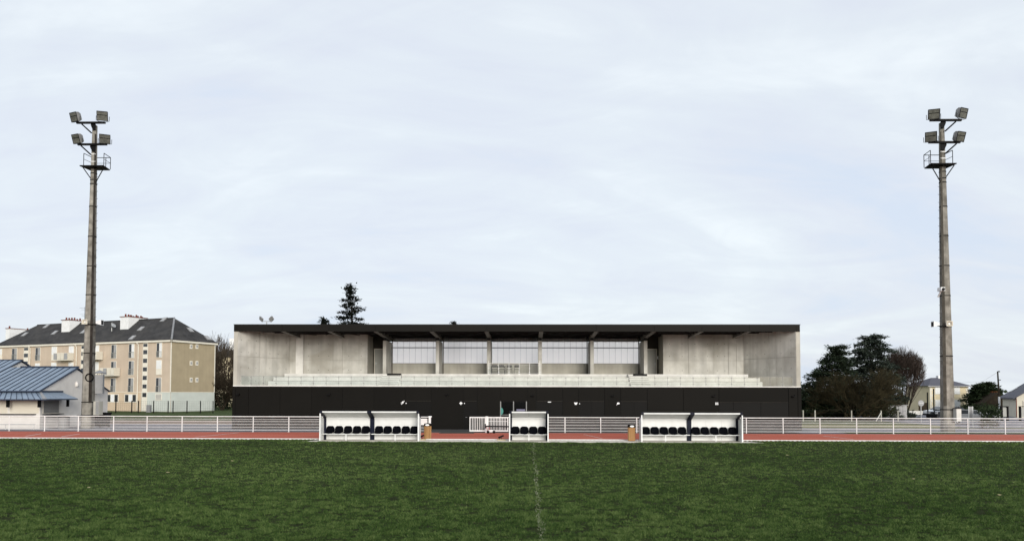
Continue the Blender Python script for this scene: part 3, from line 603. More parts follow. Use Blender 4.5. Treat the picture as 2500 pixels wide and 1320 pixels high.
def shelter(label, e_px, mid_px, seat_px, ref):
    yf, yb = YD, YD+1.05
    x0, x1 = X(e_px[0], yf), X(e_px[1], yf); g0 = .03
    zf = Z(ref, 1003.2 if ref < 1100 else (1003.9 if ref < 1500 else 1007.2), yf); zbk = zf-.40; zb = .44
    t = thing('players_shelter', label, 'dugout', ((x0+x1)/2, yf+.5, g0), 'players shelters beside the pitch')
    mids = [X(m_, yf) for m_ in mid_px]; edges = [x0]+mids+[x1]
    back = bxp('back_frame', (x0+.03, yb+.03, g0+.02), (x1-.03, yb+.05, zbk), M['white'], t)
    for a, b in zip(edges[:-1], edges[1:]):
        a2, b2 = a+.06, b-.06; n = 3 if b-a > 2.5 else 2; w_ = (b2-a2)/n
        for i in range(n):
            bxp('back_panel', (a2+i*w_+.004, yb, g0+.03), (a2+(i+1)*w_-.004, yb+.028, zbk-.10), M['white'], back)
            MB().prism([(a2+i*w_+.004, yf+.05, zf-.05), (a2+i*w_+.004, yb-.02, zbk-.01), (a2+i*w_+.004, yb-.02, zbk+.015), (a2+i*w_+.004, yf+.05, zf-.025)], (w_-.008, 0, 0)).build('roof_panel', M['white'], t)
        bxp('back_beam', (a2, yb-.03, zbk-.095), (b2, yb+.028, zbk-.012), M['white'], t)
        bxp('roof_edge', (a2+.04, yf-.01, zf-.085), (b2-.04, yf+.045, zf-.002), M['white_rail'], t)
        bxp('bench', (a2, yb-.62, zb-.04), (b2, yb-.28, zb), M['white'], t)
        bxp('bench_leg', ((a+b)/2-.03, yb-.6, g0+.002), ((a+b)/2+.03, yb-.53, zb-.042), M['white_rail'], t)
    # navy profiles that follow roof slope and back wall
    def prof(x, w_, name='navy_frame'):
        s = MB(); q = .10
        s.prism([(x-w_, yf-.03, zf+.012), (x-w_, yf-.03, zf-.10), (x-w_, yb-.12, zbk-.07), (x-w_, yb-.10, g0), (x-w_, yb+.06, g0), (x-w_, yb+.06, zbk+.035)], (2*w_, 0, 0)); s.build(name, M['navy'], t)
    prof(x0+.085, .062); prof(x1-.085, .062)
    for m_ in mids: prof(m_, .13)
    for x, sg in ((x0, 1), (x1, -1)):                       # end walls with a white front post
        sw = MB().prism([(x, yf+.02, g0), (x, yb-.10, g0), (x, yb-.10, zbk-.10), (x, yf+.02, zf-.20)], (.02*sg, 0, 0)).build('side_panel', M['white'], t)
        bxp('front_post', (x-.012*sg, yf-.02, g0), (x+.06*sg, yf+.018, zf-.14), M['white_rail'], t)
    bxp('ridge_cap', (x0-.02, yf-.035, zf+.014), (x1+.02, yf+.06, zf+.03), M['navy'], t)
    for px in seat_px: inst(SEAT, 'seat', t, (X(px, yb-.45, 1050), yb-.42, zb+.047))
    return t
shelter('white two bay players shelter with ten navy seats beside the wooden bin and gate opening', (781.5, 1023), [902], [805, 826.3, 848.3, 870.4, 891.9, 924.3, 945.6, 967.7, 989.8, 1011], 900)
shelter('small white players shelter with four navy seats on the halfway line', (1243.5, 1339), [], [1258.2, 1280, 1301.9, 1323.5], 1290)
shelter('white two bay players shelter with ten navy seats, farther from the gate opening', (1565.5, 1812.5), [1690], [1577, 1599.4, 1621.7, 1644.1, 1666.4, 1699.7, 1722, 1745, 1767.7, 1789.7], 1690)

# ------------------------------------------------------------------ pitch railing
def railing(label, posts, end0=None, end1=None):
    xs = [X(p, YR, 1040) for p in posts]; h = 1.16
    t = thing('pitch_railing', label, 'railing', ((xs[0]+xs[-1])/2, YR, 0), 'white railing around the track')
    a = end0 if end0 is not None else xs[0]; b = end1 if end1 is not None else xs[-1]
    MB().tube([(a, YR, h), (b, YR, h)], .032, 8).build('top_rail', M['white_rail'], t)
    pm = None
    for x in xs:
        if pm is None:
            o = MB().tube([(x, YR, 0), (x, YR, h-.03)], .036, 8).box((x-.08, YR-.06, 0), (x+.08, YR+.06, .012)).build('post', M['white_rail'], t); pm = o.data; l0 = WL[o.name]; x0_ = x
        else: inst(pm, 'post', t, l0+V((x-x0_, 0, 0)))
    spans = list(zip(xs[:-1], xs[1:]))
    if a < xs[0]-.2: spans.insert(0, (a, xs[0]))
    if b > xs[-1]+.2: spans.append((xs[-1], b))
    for c, d in spans:
        s = MB(); c += .05; d -= .05
        for z in (.14, .36, .58, .80, .98): s.box((c, YR-.012, z-.009), (d, YR+.012, z+.009))
        for x in np.arange(c+.02, d, .075): s.box((x-.0036, YR-.004, .10), (x+.0036, YR+.004, 1.0))
        s.build('mesh_panel', M['white_rail'], t)
lp = [22.6, 109, 191.4, 277.3, 358.9, 444.5, 530.7, 618, 705, 792, 879, 966]
railing('white mesh railing running from the kiosk side up to the gate opening', lp, X(-70, YR), X(1050, YR))
rp_ = [1292, 1379.4, 1466.5, 1554.5, 1643, 1732, 1822, 1911.7, 2001.8, 2091.3, 2181, 2271.5, 2362.7, 2454]
railing('white mesh railing running from the barred gate past the round road sign', rp_, X(1240, YR), X(2560, YR))
# end post board and barred gates
xg = X(1050, YR)
ep = thing('gate_post', 'stout white gate post with a white slatted board behind the wooden bin', 'gate post', (xg, YR, 0))
bxp('post', (xg-.08, YR-.10, 0), (xg+.08, YR+.08, 1.17), M['white_rail'], ep); MB().tube([(xg-.1, YR-.02, 1.19), (xg+.14, YR-.02, 1.19)], .05, 8).build('cap', M['white_rail'], ep)
for i in range(4): bxp('board', (X(1029, YR), YR-.14, .58+i*.12), (X(1044, YR), YR-.11, .69+i*.12), M['white_rail'], ep)
def gate(pa, pb, label, n, extra=False):
    x0, x1 = X(pa, YR), X(pb, YR); y = YR-.12; g_ = thing('barred_gate', label, 'gate', ((x0+x1)/2, y, 0), 'white barred gates')
    s = MB().box((x0, y-.03, 1.11), (x1, y+.03, 1.19)).box((x0, y-.03, .10), (x1, y+.03, .20)).box((x0, y-.029, .2), (x0+.07, y+.029, 1.11)).box((x1-.07, y-.029, .2), (x1, y+.029, 1.11)); s.build('frame', M['white_rail'], g_)
    w_ = (x1-x0-.14)/n
    for i in range(1, n): bxp('bar', (x0+.07+i*w_-.02, y-.015, .20), (x0+.07+i*w_+.02, y+.015, 1.11), M['white_rail'], g_)
    if extra:
        for z in (.5, .86): bxp('rail', (x0+.07, y+.016, z-.012), (x1-.07, y+.03, z+.012), M['white_rail'], g_)
    return g_
gate(1147, 1186, 'white barred gate leaf beside the gate opening', 8); gate(1191, 1241, 'white barred gate leaf with cross rails behind the trolley', 12, True)
xq = X(1188.7, YR); MB().box((xq-.09, YR-.24, 0), (xq+.09, YR+.02, 1.2)).box((xq-.1, YR-.25, 1.2), (xq+.1, YR+.03, 1.23)).build('gate_post', M['white_rail'], None, label='thick white gate post between the two barred gate leaves', cat='gate post')
# line marking trolley standing in front of the gate
tx, ty = X(1196, 57.7), 57.7
t = thing('line_trolley', 'red line marking trolley with long black handle bar before the barred gate', 'trolley', (tx, ty, 0))
MB().tube([(tx-.30, ty, .52), (tx+1.5, ty, .50)], .055, 8).build('handle_bar', M['black'], t)
MB().tube([(tx-.26, ty, .5), (tx-.1, ty, .1)], .02, 6).tube([(tx-.1, ty, .55), (tx+.05, ty, .12)], .02, 6).tube([(tx-.26, ty, .5), (tx+.05, ty, .5)], .02, 6).build('frame', M['red'], t)
bxp('tank', (tx-.05, ty-.15, .10), (tx+.25, ty+.15, .26), M['white'], t)
for dx in (-.12, .32): MB().tube([(tx+dx, ty-.2, .11), (tx+dx, ty-.15, .11)], .11, 12).build('wheel', M['tyre'], t)
bxp('grip', (tx-.36, ty-.05, .36), (tx-.28, ty+.05, .70), M['black'], t)
# rubber mat over the track in front of the opening
a, b, c, d = gnd(1072, 1057.6), gnd(1157, 1057.6), gnd(1147, 1052.5), gnd(1080, 1052.5)
MB().prism([(a.x, a.y, .017), (b.x, b.y, .017), (b.x-.1, YT1+.6, .017), (a.x+.4, YT1+.6, .017)], (0, 0, .035)).build('rubber_mat', M['mat_rubber'], None, label='dark rubber mat laid across the track edge at the gate opening', cat='mat')

# bins and boot brushes
def bin_(px, py, label):
    p = gnd(px, py); x, y = p.x, p.y; t = thing('litter_bin', label, 'bin', (x, y, 0), 'wood slatted litter bins'); r = .215
    MB().tube([(x, y, .03), (x, y, .86)], r-.03, 16).build('liner', M['black'], t)
    for i in range(14):
        q = 2*math.pi*i/14; c_ = V((x+math.cos(q)*r, y+math.sin(q)*r, .46)); tn = V((-math.sin(q), math.cos(q), 0))
        MB().obox(c_, tn*.043, V((math.cos(q), math.sin(q), 0))*.014, V((0, 0, .41))).build('slat', M['wood'], t)
    MB().tube([(x, y, .875), (x, y, 1.02), (x, y, 1.05)], [r+.02, r+.02, r*.75], 16).build('hood', M['black'], t)
    MB().prism([(x+math.cos(a)*.13, y-r-.022, .95+math.sin(a)*.055) for a in np.linspace(0, 5.9, 14)], (0, -.006, 0)).build('emblem', M['picto'], t)
bin_(1044, 1072.8, 'wood slatted litter bin with black hood beside the gate opening'); bin_(1542, 1077, 'wood slatted litter bin with black hood left against the farther two bay shelter')
def brush(px, py, label):
    p = gnd(px, py, .03); x, y = p.x, p.y; t = thing('boot_scraper', label, 'boot scraper', (x, y, .03), 'boot scrapers on the concrete pad')
    bxp('base', (x-.27, y-.16, .032), (x+.27, y+.16, .10), M['wood_pale'], t)
    MB().tube([(x-.12, y, .10), (x-.05, y, .22)], .02, 6).tube([(x+.02, y, .10), (x+.02, y, .25)], .02, 6).build('stem', M['steel_dark'], t)
    MB().obox((x-.02, y, .265), V((.165, 0, .07)), V((0, .09, 0)), V((-.018, 0, .045))).build('brush', M['black'], t)
brush(1224, 1074.2, 'boot scraper with tilted black brush on a pale base beside the small shelter'); brush(1029.5, 1073.5, 'boot scraper with tilted black brush half hidden behind the wooden bin')

# ------------------------------------------------------------------ floodlight masts
def mast(label, bpx, D, side, ys, arm_px, lamps, plat, spk, rings):
    # side = +1: platform and pegs on the right of the shaft; ys: shaft top
    x = X(bpx, D, 1000); zt = Z(bpx+15*side*1.0, ys, D); t = thing('floodlight_mast', label, 'floodlight mast', (x, D, 0), 'floodlight masts')
    hb, ht = .445, .165
    hw = lambda z: hb+(ht-hb)*z/zt
    n = 14; s = MB()
    for i in range(n+1):
        z = zt*i/n; h = hw(z); c = h*.42
        for (u, v_) in ((-h+c, -h), (h-c, -h), (h, -h+c), (h, h-c), (h-c, h), (-h+c, h), (-h, h-c), (-h, -h+c)): s.v.append(V((x+u, D+v_, z)))
    for i in range(n):
        for k_ in range(8): a = i*8+k_; b = i*8+(k_+1) % 8; s.f.append((a, b, b+8, a+8))
    s.f.append(tuple(n*8+k_ for k_ in range(8))); shaft = s.build('shaft', M['pole'], t)
    for py in rings:
        z = Z(bpx, py, D); h = hw(z)+.02; c = h*.42; s = MB()
        s.prism([(x+u, D+v_, z-.035) for (u, v_) in ((-h+c, -h), (h-c, -h), (h, -h+c), (h, h-c), (h-c, h), (-h+c, h), (-h, h-c), (-h, -h+c))], (0, 0, .07)); s.build('band', M['black'], shaft)
    z1_ = zt*.97; z0_ = 2.1; h0_, h1_ = hw(z0_), hw(z1_)                 # dark side, an added strip on the chamfer that faces the pitch centre
    MB().prism([(x+side*h0_*.60, D-h0_*.995, z0_), (x+side*h0_*.99, D-h0_*.605, z0_), (x+side*h1_*.99, D-h1_*.605, z1_), (x+side*h1_*.60, D-h1_*.995, z1_)], (side*.03, -.03, 0)).build('cable_trunking', M['trunking'] if side > 0 else M['trunking_mid'], shaft)
    zp = Z(bpx, plat['y'], D); s = MB()
    for z in np.arange(5.5, zp-.5, .62): h = hw(z); s.tube([(x+side*h, D-.05, z), (x+side*(h+.17), D-.05, z), (x+side*(h+.17), D-.05, z+.05)], .013, 4)
    s.build('climbing_pegs', M['steel_dark'], shaft)
    for (a0, a1, py) in arm_px:
        z = Z(bpx, py, D); xa_, xb_ = X(a0, D-.35, py), X(a1, D-.35, py); ar = bxp('cross_arm', (xa_, D-.45, z-.075), (xb_, D-.27, z+.075), M['black'], t)
        h = hw(z-.6)
        MB().prism([(x-h-.02, D-.30, z-.08), (x+h+.02, D-.30, z-.08), (x+h+.02, D-.30, z-.55+.35*(side<0)), (x, D-.30, z-.62), (x-h-.02, D-.30, z-.55+.35*(side>0))], (0, .1, 0)).build('gusset', M['black'], ar)
        MB().tube([(x-side*(h+.75), D-.36, z-.1), (x-side*h*.6, D-.3, z-.85)], .06, 5).build('strut', M['black'], ar)
    for (lx, ly, yaw, tilt) in lamps:
        c = atY(lx, ly, D-.36); Rm = Matrix.Rotation(yaw, 4, 'Z') @ Matrix.Rotation(-tilt, 4, 'X'); q = lambda u, v_, w_: c+(Rm @ V((u, v_, w_)))
        a, b = .40, .25; s = MB()
        fr = [q(-a, -.22, -a*.92), q(a, -.22, -a*.92), q(a, -.22, a*.92), q(-a, -.22, a*.92)]; bk = [q(-b, .30, -b), q(b, .30, -b), q(b, .30, b), q(-b, .30, b)]; md = [q(-a, 0, -a*.92), q(a, 0, -a*.92), q(a, 0, a*.92), q(-a, 0, a*.92)]
        s.add(fr+md+bk, [(0, 1, 2, 3)]+[(j+4*r, j+4*r+4, (j+1) % 4+4*r+4, (j+1) % 4+4*r) for r in (0, 1) for j in range(4)]+[(11, 10, 9, 8)])
        lp_ = s.build('lamp', M['flood_body'], t)
        s = MB(); s.obox(q(0, -.227, 0), Rm.to_3x3() @ V((a*.9, 0, 0)), Rm.to_3x3() @ V((0, .004, 0)), Rm.to_3x3() @ V((0, 0, a*.83))); s.build('glass', M['flood_glass'], lp_)
        s = MB()
        for w_ in (-a*.92, .08, a*.92): s.obox(q(0, -.24, w_), Rm.to_3x3() @ V((a, 0, 0)), Rm.to_3x3() @ V((0, .008, 0)), Rm.to_3x3() @ V((0, 0, .022)))
        for u in (-a, a): s.obox(q(u, -.24, 0), Rm.to_3x3() @ V((.022, 0, 0)), Rm.to_3x3() @ V((0, .008, 0)), Rm.to_3x3() @ V((0, 0, a*.93)))
        s.build('rim', M['black'], lp_)
        Rz = Matrix.Rotation(yaw, 3, 'Z'); arm_z = min((Z(bpx, p_, D) for _, _, p_ in arm_px), key=lambda z_: abs(z_-(c.z-.62)))+.08
        e = Rz @ V((.5, 0, 0)); bt = V((c.x, c.y, arm_z)); MB().tube([c-e, c-e+V((0, 0, -.38)), bt-e*.5, bt+e*.5, c+e+V((0, 0, -.38)), c+e], .022, 5).build('bracket', M['black'], lp_)
    # maintenance platform
    dl, dr = (D-.75, D+.55) if side > 0 else (D+.55, D-.75); p0, p1 = X(plat['x0'], dl, plat['y']), X(plat['x1'], dr, plat['y'])
    pf = MB().prism([(p0, D-.75, zp-.10), (p1, D-.75, zp-.10), (p1-.15, D+.55, zp-.10), (p0+.15, D+.55, zp-.10)], (0, 0, .08)).build('platform', M['black'], t)
    r0, r1 = X(plat['r0'], dl, plat['y']), X(plat['r1'], dr, plat['y']); zh = .98
    for (u, v_) in ((r0, D-.7), (r1, D-.7), (r0+.1, D+.5), (r1-.1, D+.5), ((r0+r1)/2+.35*side, D+.5)): MB().tube([(u, v_, zp-.02), (u, v_, zp+zh)], .028, 5).build('rail_post', M['black'], pf)
    for zz_ in (.5, zh): MB().tube([(r0, D-.7, zp+zz_), (r0+.1, D+.5, zp+zz_), (r1-.1, D+.5, zp+zz_), (r1, D-.7, zp+zz_)], .03 if zz_ > .8 else .018, 5).build('rail', M['black'], pf)
    h = hw(zp)
    for sd, out_ in ((side, .95), (-side, .45)): MB().tube([(x+sd*(h+out_), D-.5, zp-.12), (x+sd*h, D-.1, zp-(1.35 if out_ > .6 else .95))], .04, 5).build('strut', M['black'], pf)
    for py in plat['white']: z = Z(bpx, py, D); hh = hw(z)+.012; MB().box((x-hh, D-hh, z-.03), (x+hh, D-hh+.03, z+.03)).build('band', M['white'], shaft)
    for (sx, sy, kind) in spk:
        c = atY(sx, sy, D-.55); s = MB()
        if kind == 'front':
            s.add([c+V(p) for p in ((-.24, -.2, -.2), (.24, -.2, -.2), (.24, -.2, .2), (-.24, -.2, .2), (-.1, .2, -.08), (.1, .2, -.08), (.1, .2, .08), (-.1, .2, .08), (-.19, -.2, -.15), (.19, -.2, -.15), (.19, -.2, .15), (-.19, -.2, .15), (-.1, -.02, -.08), (.1, -.02, -.08), (.1, -.02, .08), (-.1, -.02, .08))],
                  [(0, 4, 5, 1), (1, 5, 6, 2), (2, 6, 7, 3), (3, 7, 4, 0), (7, 6, 5, 4), (0, 1, 9, 8), (1, 2, 10, 9), (2, 3, 11, 10), (3, 0, 8, 11), (8, 9, 13, 12), (9, 10, 14, 13), (10, 11, 15, 14), (11, 8, 12, 15), (12, 13, 14, 15)])
            o = s.build('loudspeaker', M['render_cream'], t); MB().tube([c+V((0, -.021, 0)), c+V((0, -.12, 0))], .075, 10).build('driver', M['white'], o)
        else:
            d = -1 if kind == 'left' else 1
            s.add([c+V(p) for p in ((d*.3, -.22, -.22), (d*.3, .22, -.22), (d*.3, .22, .22), (d*.3, -.22, .22), (-d*.2, -.09, -.09), (-d*.2, .09, -.09), (-d*.2, .09, .09), (-d*.2, -.09, .09))],
                  [f if d < 0 else f[::-1] for f in ((0, 3, 2, 1), (0, 1, 5, 4), (1, 2, 6, 5), (2, 3, 7, 6), (3, 0, 4, 7), (4, 5, 6, 7))]); o = s.build('loudspeaker', M['white'], t)
            MB().obox(c+V((d*.302, 0, 0)), V((.004, 0, 0)), V((0, .17, 0)), V((0, 0, .17))).build('horn_mouth', M['steel_dark'], o)
        MB().tube([c+V((0, .1, -.1)), V((x, D-hw(c.z)+.02, c.z-.18))], .035, 5).build('bracket', M['black'], o)
    return t, x, hw
tA, xA, hwA = mast('tall concrete floodlight mast beside the blue roofed kiosk with a cable coil', 215, 63.9, 1, 307,
    [(187, 257, 303.5), (190, 261, 356)], [(186, 286, -.42, -.30), (251, 284, .30, -.25), (191, 339, -.38, -.32), (256.5, 339.5, .42, -.34)],
    dict(y=409, x0=194, x1=273, r0=203, r1=273, white=(378, 396)), [(209.5, 785.5, 'front'), (241, 787, 'right')], (424, 440, 450, 505, 578, 650, 720, 792, 862, 981, 1012))
tB, xB, hwB = mast('tall concrete floodlight mast beside the parked silver car with a white camera', 2313, 61.0, -1, 301,
    [(2270, 2347, 297.5), (2267, 2344, 351)], [(2279, 279.5, -.30, -.27), (2346, 276.5, .42, -.28), (2272.5, 334, -.42, -.34), (2340, 333.5, .36, -.33)],
    dict(y=404, x0=2252, x1=2336, r0=2252, r1=2327, white=(372, 388)), [(2286, 791, 'left'), (2315.5, 790, 'front')], (420, 436, 446, 505, 576, 649, 722, 797, 869, 999))
# cabinets and camera that are bolted to the masts
c0, c1 = atY(231.5, 1012, 63.2), atY(246, 979, 63.2)
cb_ = bxp('cabinet', (c0.x, 62.95, c0.z), (c1.x, 63.55, c1.z), M['concrete_low'], tA); bxp('cabinet_door', (c0.x+.2, 62.93, c0.z+.05), (c1.x-.01, 62.948, c1.z-.02), M['shutter_grey'], cb_)
c0, c1 = atY(2334, 1028, 60.2), atY(2345, 997, 60.2)
cb_ = bxp('cabinet', (c0.x, 60.1, c0.z), (c1.x, 60.6, c1.z), M['concrete_pale'], tB); bxp('cabinet_lid', (c0.x-.02, 60.05, c1.z+.001), (c1.x+.03, 60.62, c1.z+.05), M['black'], cb_)
c = atY(2297.5, 707, 60.1); cm = bxp('camera', (c.x-.16, 59.8, c.z-.12), (c.x+.16, 60.35, c.z+.16), M['white'], tB); MB().tube([c+V((-.03, 0, -.13)), c+V((-.06, .35, -.5))], .06, 6).build('bracket', M['white'], cm)
MB().tube([(c.x, 59.79, c.z), (c.x, 59.70, c.z)], .11, 10).build('lens', M['black'], cm)
# cable coil hung on the left mast
c = atY(218, 921, 63.9-hwA(4.2)-.06); s = MB()
for r_ in (.30, .335): s.tube([c+V((math.cos(a)*r_, .03*(r_-.3)/.035, math.sin(a)*r_)) for a in np.linspace(0, 2*math.pi, 25)], .035, 6, caps=False)
cl = thing('cable_coil', 'coiled black cable hanging on the concrete mast beside the kiosk', 'cable coil', c-V((0, 0, .35)))
s.build('coil', M['black'], cl); MB().tube([c+V((.05, 0, .34)), c+V((.30, .02, 1.1)), c+V((.40, .05, 2.3)), c+V((.38, .2, 3.0))], .014, 5).build('tail', M['black'], cl)

# ------------------------------------------------------------------ kiosk with blue standing seam roof
D1, XG = 62.3, X(98, 62.3, 1000)
Drd, Drr = 67.3, 72.4
zE, zRd = Z(100, 953, D1), Z(187, 899.5, Drd)
xL = X(-75, D1)
kio = thing('kiosk', 'white kiosk with blue standing seam roof and awning beside the concrete mast', 'kiosk', (XG-4, D1, 0))
wall = MB().prism([(XG, D1, 0), (XG, Drr, 0), (XG, Drr, zE), (XG, Drd, zRd-.08), (XG, D1, zE)], (xL-XG, 0, 0)).build('wall', M['render_w'], kio)
def seam_slope(par, y0, z0, y1, z1, xr0, xr1, xl0, xl1, step, name='roof_panel', m='blue'):
    # sheets running down the slope from the ridge (y1) to the eave (y0); right end edges xr at eave/ridge, left xl
    n = max(1, round((xr0-xl0)/step)); w0, w1 = (xr0-xl0)/n, (xr1-xl1)/n
    nn_ = V((0, -(z1-z0), (y1-y0))).normalized()
    for i in range(n):
        a0, b0_, a1, b1_ = xl0+i*w0, xl0+(i+1)*w0, xl1+i*w1, xl1+(i+1)*w1; s = MB()
        s.prism([(a0+.02, y0, z0), (b0_-.02, y0, z0), (b1_-.02, y1, z1), (a1+.02, y1, z1)], nn_*.03)
        o = s.build(name, M[m], par)
        if i < n-1: MB().prism([(b0_-.02, y0, z0), (b0_+.02, y0, z0), (b1_+.02, y1, z1), (b1_-.02, y1, z1)], nn_*.085).build('seam', M['blue_dark'], par)  # dark trim colour stands in for the shadow along each seam
rf = MB().prism([(XG+.12, D1-.25, zE-.10), (XG+.12, Drd, zRd), (XG+.12, Drr+.25, zE-.10), (XG+.12, Drr+.25, zE-.02), (XG+.12, Drd, zRd+.10), (XG+.12, D1-.25, zE-.02)], (xL-XG-.12, 0, 0)).build('roof', M['blue_dark'], kio)
seam_slope(rf, D1-.25, zE-.018, Drd-.05, zRd+.085, XG+.06, XG+.06, xL, xL, .56)
xr_l = X(52, Drd, 899)
MB().box((xr_l, Drd-.14, zRd+.10), (XG+.14, Drd+.14, zRd+.22)).build('ridge_cap', M['blue_dark'], rf)
# awning that wraps the corner
zA1, zA0, pj = zE-.16, 2.40, 1.35
aw = MB().prism([(XG+pj, D1-pj, zA0-.07), (XG+pj, D1+2.95, zA0-.07), (XG, D1+2.95, zA0-.07), (XG, D1, zA0-.07), (xL, D1, zA0-.07), (xL, D1-pj, zA0-.07)], (0, 0, .06)).build('awning', M['blue_dark'], kio)
seam_slope(aw, D1-pj, zA0, D1-.02, zA1, XG+pj, XG, xL, xL, .47, 'awning_panel')
n = 6
for i in range(n):
    y0, y1 = D1-pj+(2.95+pj)*i/n, D1-pj+(2.95+pj)*(i+1)/n; ya, yb_ = D1+2.95*i/n, D1+2.95*(i+1)/n
    MB().prism([(XG+pj, y0+.02, zA0), (XG+pj, y1-.02, zA0), (XG, yb_-.02, zA1), (XG, ya+.02, zA1)], (.02, 0, .03)).build('awning_panel', M['blue'], aw)
MB().prism([(XG+pj, D1-pj, zA0+.04), (XG+pj-.35, D1-pj, zA0+.04), (XG-.08, D1-.06, zA1+.05), (XG+.06, D1, zA1+.05)], (0, 0, .03)).build('hip_flashing', M['zinc'], aw)
bxp('flashing', (xL, D1-.08, zA1+.03), (XG+.08, D1-.002, zA1+.16), M['blue_dark'], aw); bxp('flashing', (XG+.002, D1+.002, zA1+.03), (XG+.08, D1+2.95, zA1+.16), M['blue_dark'], aw)
for px in (20.5, 97): q = X(px, D1-.6, 985); bxp('bracket', (q-.09, D1-.75, zA0-.65), (q+.09, D1-.55, zA0-.072), M['black'], aw)
q = X(152, D1+2.9, 985); bxp('bracket', (XG+.5, D1+2.7, zA0-.65), (XG+.68, D1+2.85, zA0-.072), M['black'], aw)
# shutters and counters
def shut(p0_, p1_, y=D1):
    x0, x1 = X(p0_, y, 990), X(p1_, y, 990); n = 9; z0, z1 = 1.28, 2.28
    sh = bxp('shutter_frame', (x0-.06, y-.02, z0-.04), (x1+.06, y-.002, z1+.06), M['trim'], wall)
    for i in range(n): bxp('shutter_slat', (x0, y-.045, z0+(z1-z0)*i/n+.006), (x1, y-.022, z0+(z1-z0)*(i+1)/n-.006), M['render_cream'], sh)
shut(-60, 17); shut(26, 94)
bxp('counter', (X(-60, D1), D1-.35, 1.16), (X(90, D1), D1-.003, 1.21), M['black'], wall)
sh = bxp('shutter_frame', (XG+.002, D1+.35, 1.22), (XG+.02, D1+2.5, 2.3), M['trim'], wall)
for i in range(9): bxp('shutter_slat', (XG+.022, D1+.4, 1.26+i*.112), (XG+.045, D1+2.45, 1.26+(i+1)*.112-.008), M['shutter_grey'], sh)
bxp('counter', (XG+.003, D1+.3, 1.13), (XG+.40, D1+2.6, 1.18), M['black'], wall)
c = onp(186, 937.5, V((XG, D1, 0)), V((1, 0, 0))); MB().tube([c+V((.02, 0, -.24)), c+V((.05, 0, -.15)), c+V((.06, 0, .08)), c+V((.02, 0, .24))], [.04, .15, .13, .03], 10).build('bulkhead_lamp', M['render_w'], wall, smooth=True)
# exhaust duct on the gable
c = onp(241, 935, V((XG+.35, D1, 0)), V((1, 0, 0))); z0, z1 = 2.85, 4.55
du = MB().obox((XG+.42, c.y, (z0+z1)/2), V((.32, .1, 0)), V((-.1, .32, 0)), V((0, 0, (z1-z0)/2))).build('exhaust_duct', M['zinc'], kio)
s = MB(); q0 = V((XG+.42, c.y, z1+.12)); s.tube([q0, q0+V((0, 0, .06)), q0+V((0, 0, .30))], [.56, .56, .05], 10); s.build('cowl', M['zinc'], du); MB().tube([q0-V((.2, 0, .13)), q0-V((.2, 0, 0))], .02, 4).tube([q0-V((-.2, 0, .13)), q0+V((.2, 0, 0))], .02, 4).build('cowl_leg', M['steel_dark'], du)
# low rail in front of the kiosk
s = thing('low_rail', 'low grey tube rail in front of the cream kiosk shutters', 'rail', (X(45, 60.9), 60.9, 0))
x0, x1 = X(-40, 60.9), X(88, 60.9); MB().tube([(x0, 60.9, .42), (x1, 60.9, .42)], .03, 6).build('rail', M['steel'], s)
for x in (X(16, 60.9), X(85, 60.9)): MB().tube([(x, 60.9, 0), (x, 60.9, .42)], .03, 6).build('post', M['steel'], s)
# drum tables and bin by the kiosk
p = V((XG+1.25, D1+1.2, 0)); t = thing('drum_table', 'galvanised drum table with dark top under the kiosk awning', 'table', p)
MB().tube([p+V((0, 0, 0)), p+V((0, 0, .9)), p+V((0, 0, .98))], [.42, .42, .36], 16).build('drum', M['shutter_grey'], t); MB().tube([p+V((0, 0, .985)), p+V((0, 0, 1.03))], .6, 18).build('top', M['steel_dark'], t)
p = V((XG+1.5, D1+3.6, 0)); t = thing('standing_table', 'dark round standing table between the kiosk awning and concrete mast', 'table', p)
MB().tube([p, p+V((0, 0, .04))], .38, 16).tube([p+V((0, 0, .041)), p+V((0, 0, .95))], .07, 8).build('pedestal', M['steel_dark'], t); MB().tube([p+V((0, 0, .952)), p+V((0, 0, 1.0))], .52, 18).build('top', M['black'], t); MB().tube([p+V((0, 0, .5)), p+V((0, 0, .93))], [.3, .45], 14).build('skirt', M['shutter_grey'], t)
c = gnd(252, 1044); c.y = 65.0; c.x = X(252, 65); t = thing('wheelie_bin', 'black wheeled bin standing behind the railing next to the concrete mast', 'bin', (c.x, c.y, 0))
s = MB(); b0, b1 = .42, .52
s.add([c+V(p_) for p_ in ((-b0, -.35, .12), (b0, -.35, .12), (b0, .35, .12), (-b0, .35, .12), (-b1, -.42, 1.15), (b1, -.42, 1.15), (b1, .42, 1.15), (-b1, .42, 1.15))], [(0, 3, 2, 1), (0, 1, 5, 4), (1, 2, 6, 5), (2, 3, 7, 6), (3, 0, 4, 7), (4, 5, 6, 7)]); s.build('body', M['black'], t)
MB().prism([c+V((-b1-.04, -.46, 1.152)), c+V((b1+.04, -.46, 1.152)), c+V((b1+.04, .46, 1.152)), c+V((-b1-.04, .46, 1.152))], (0, 0, .12)).build('lid', M['black'], t)
for sx in (-1, 1): MB().tube([c+V((sx*.44, .3, .12)), c+V((sx*.36, .3, .12))], .12, 10).build('wheel', M['tyre'], t)
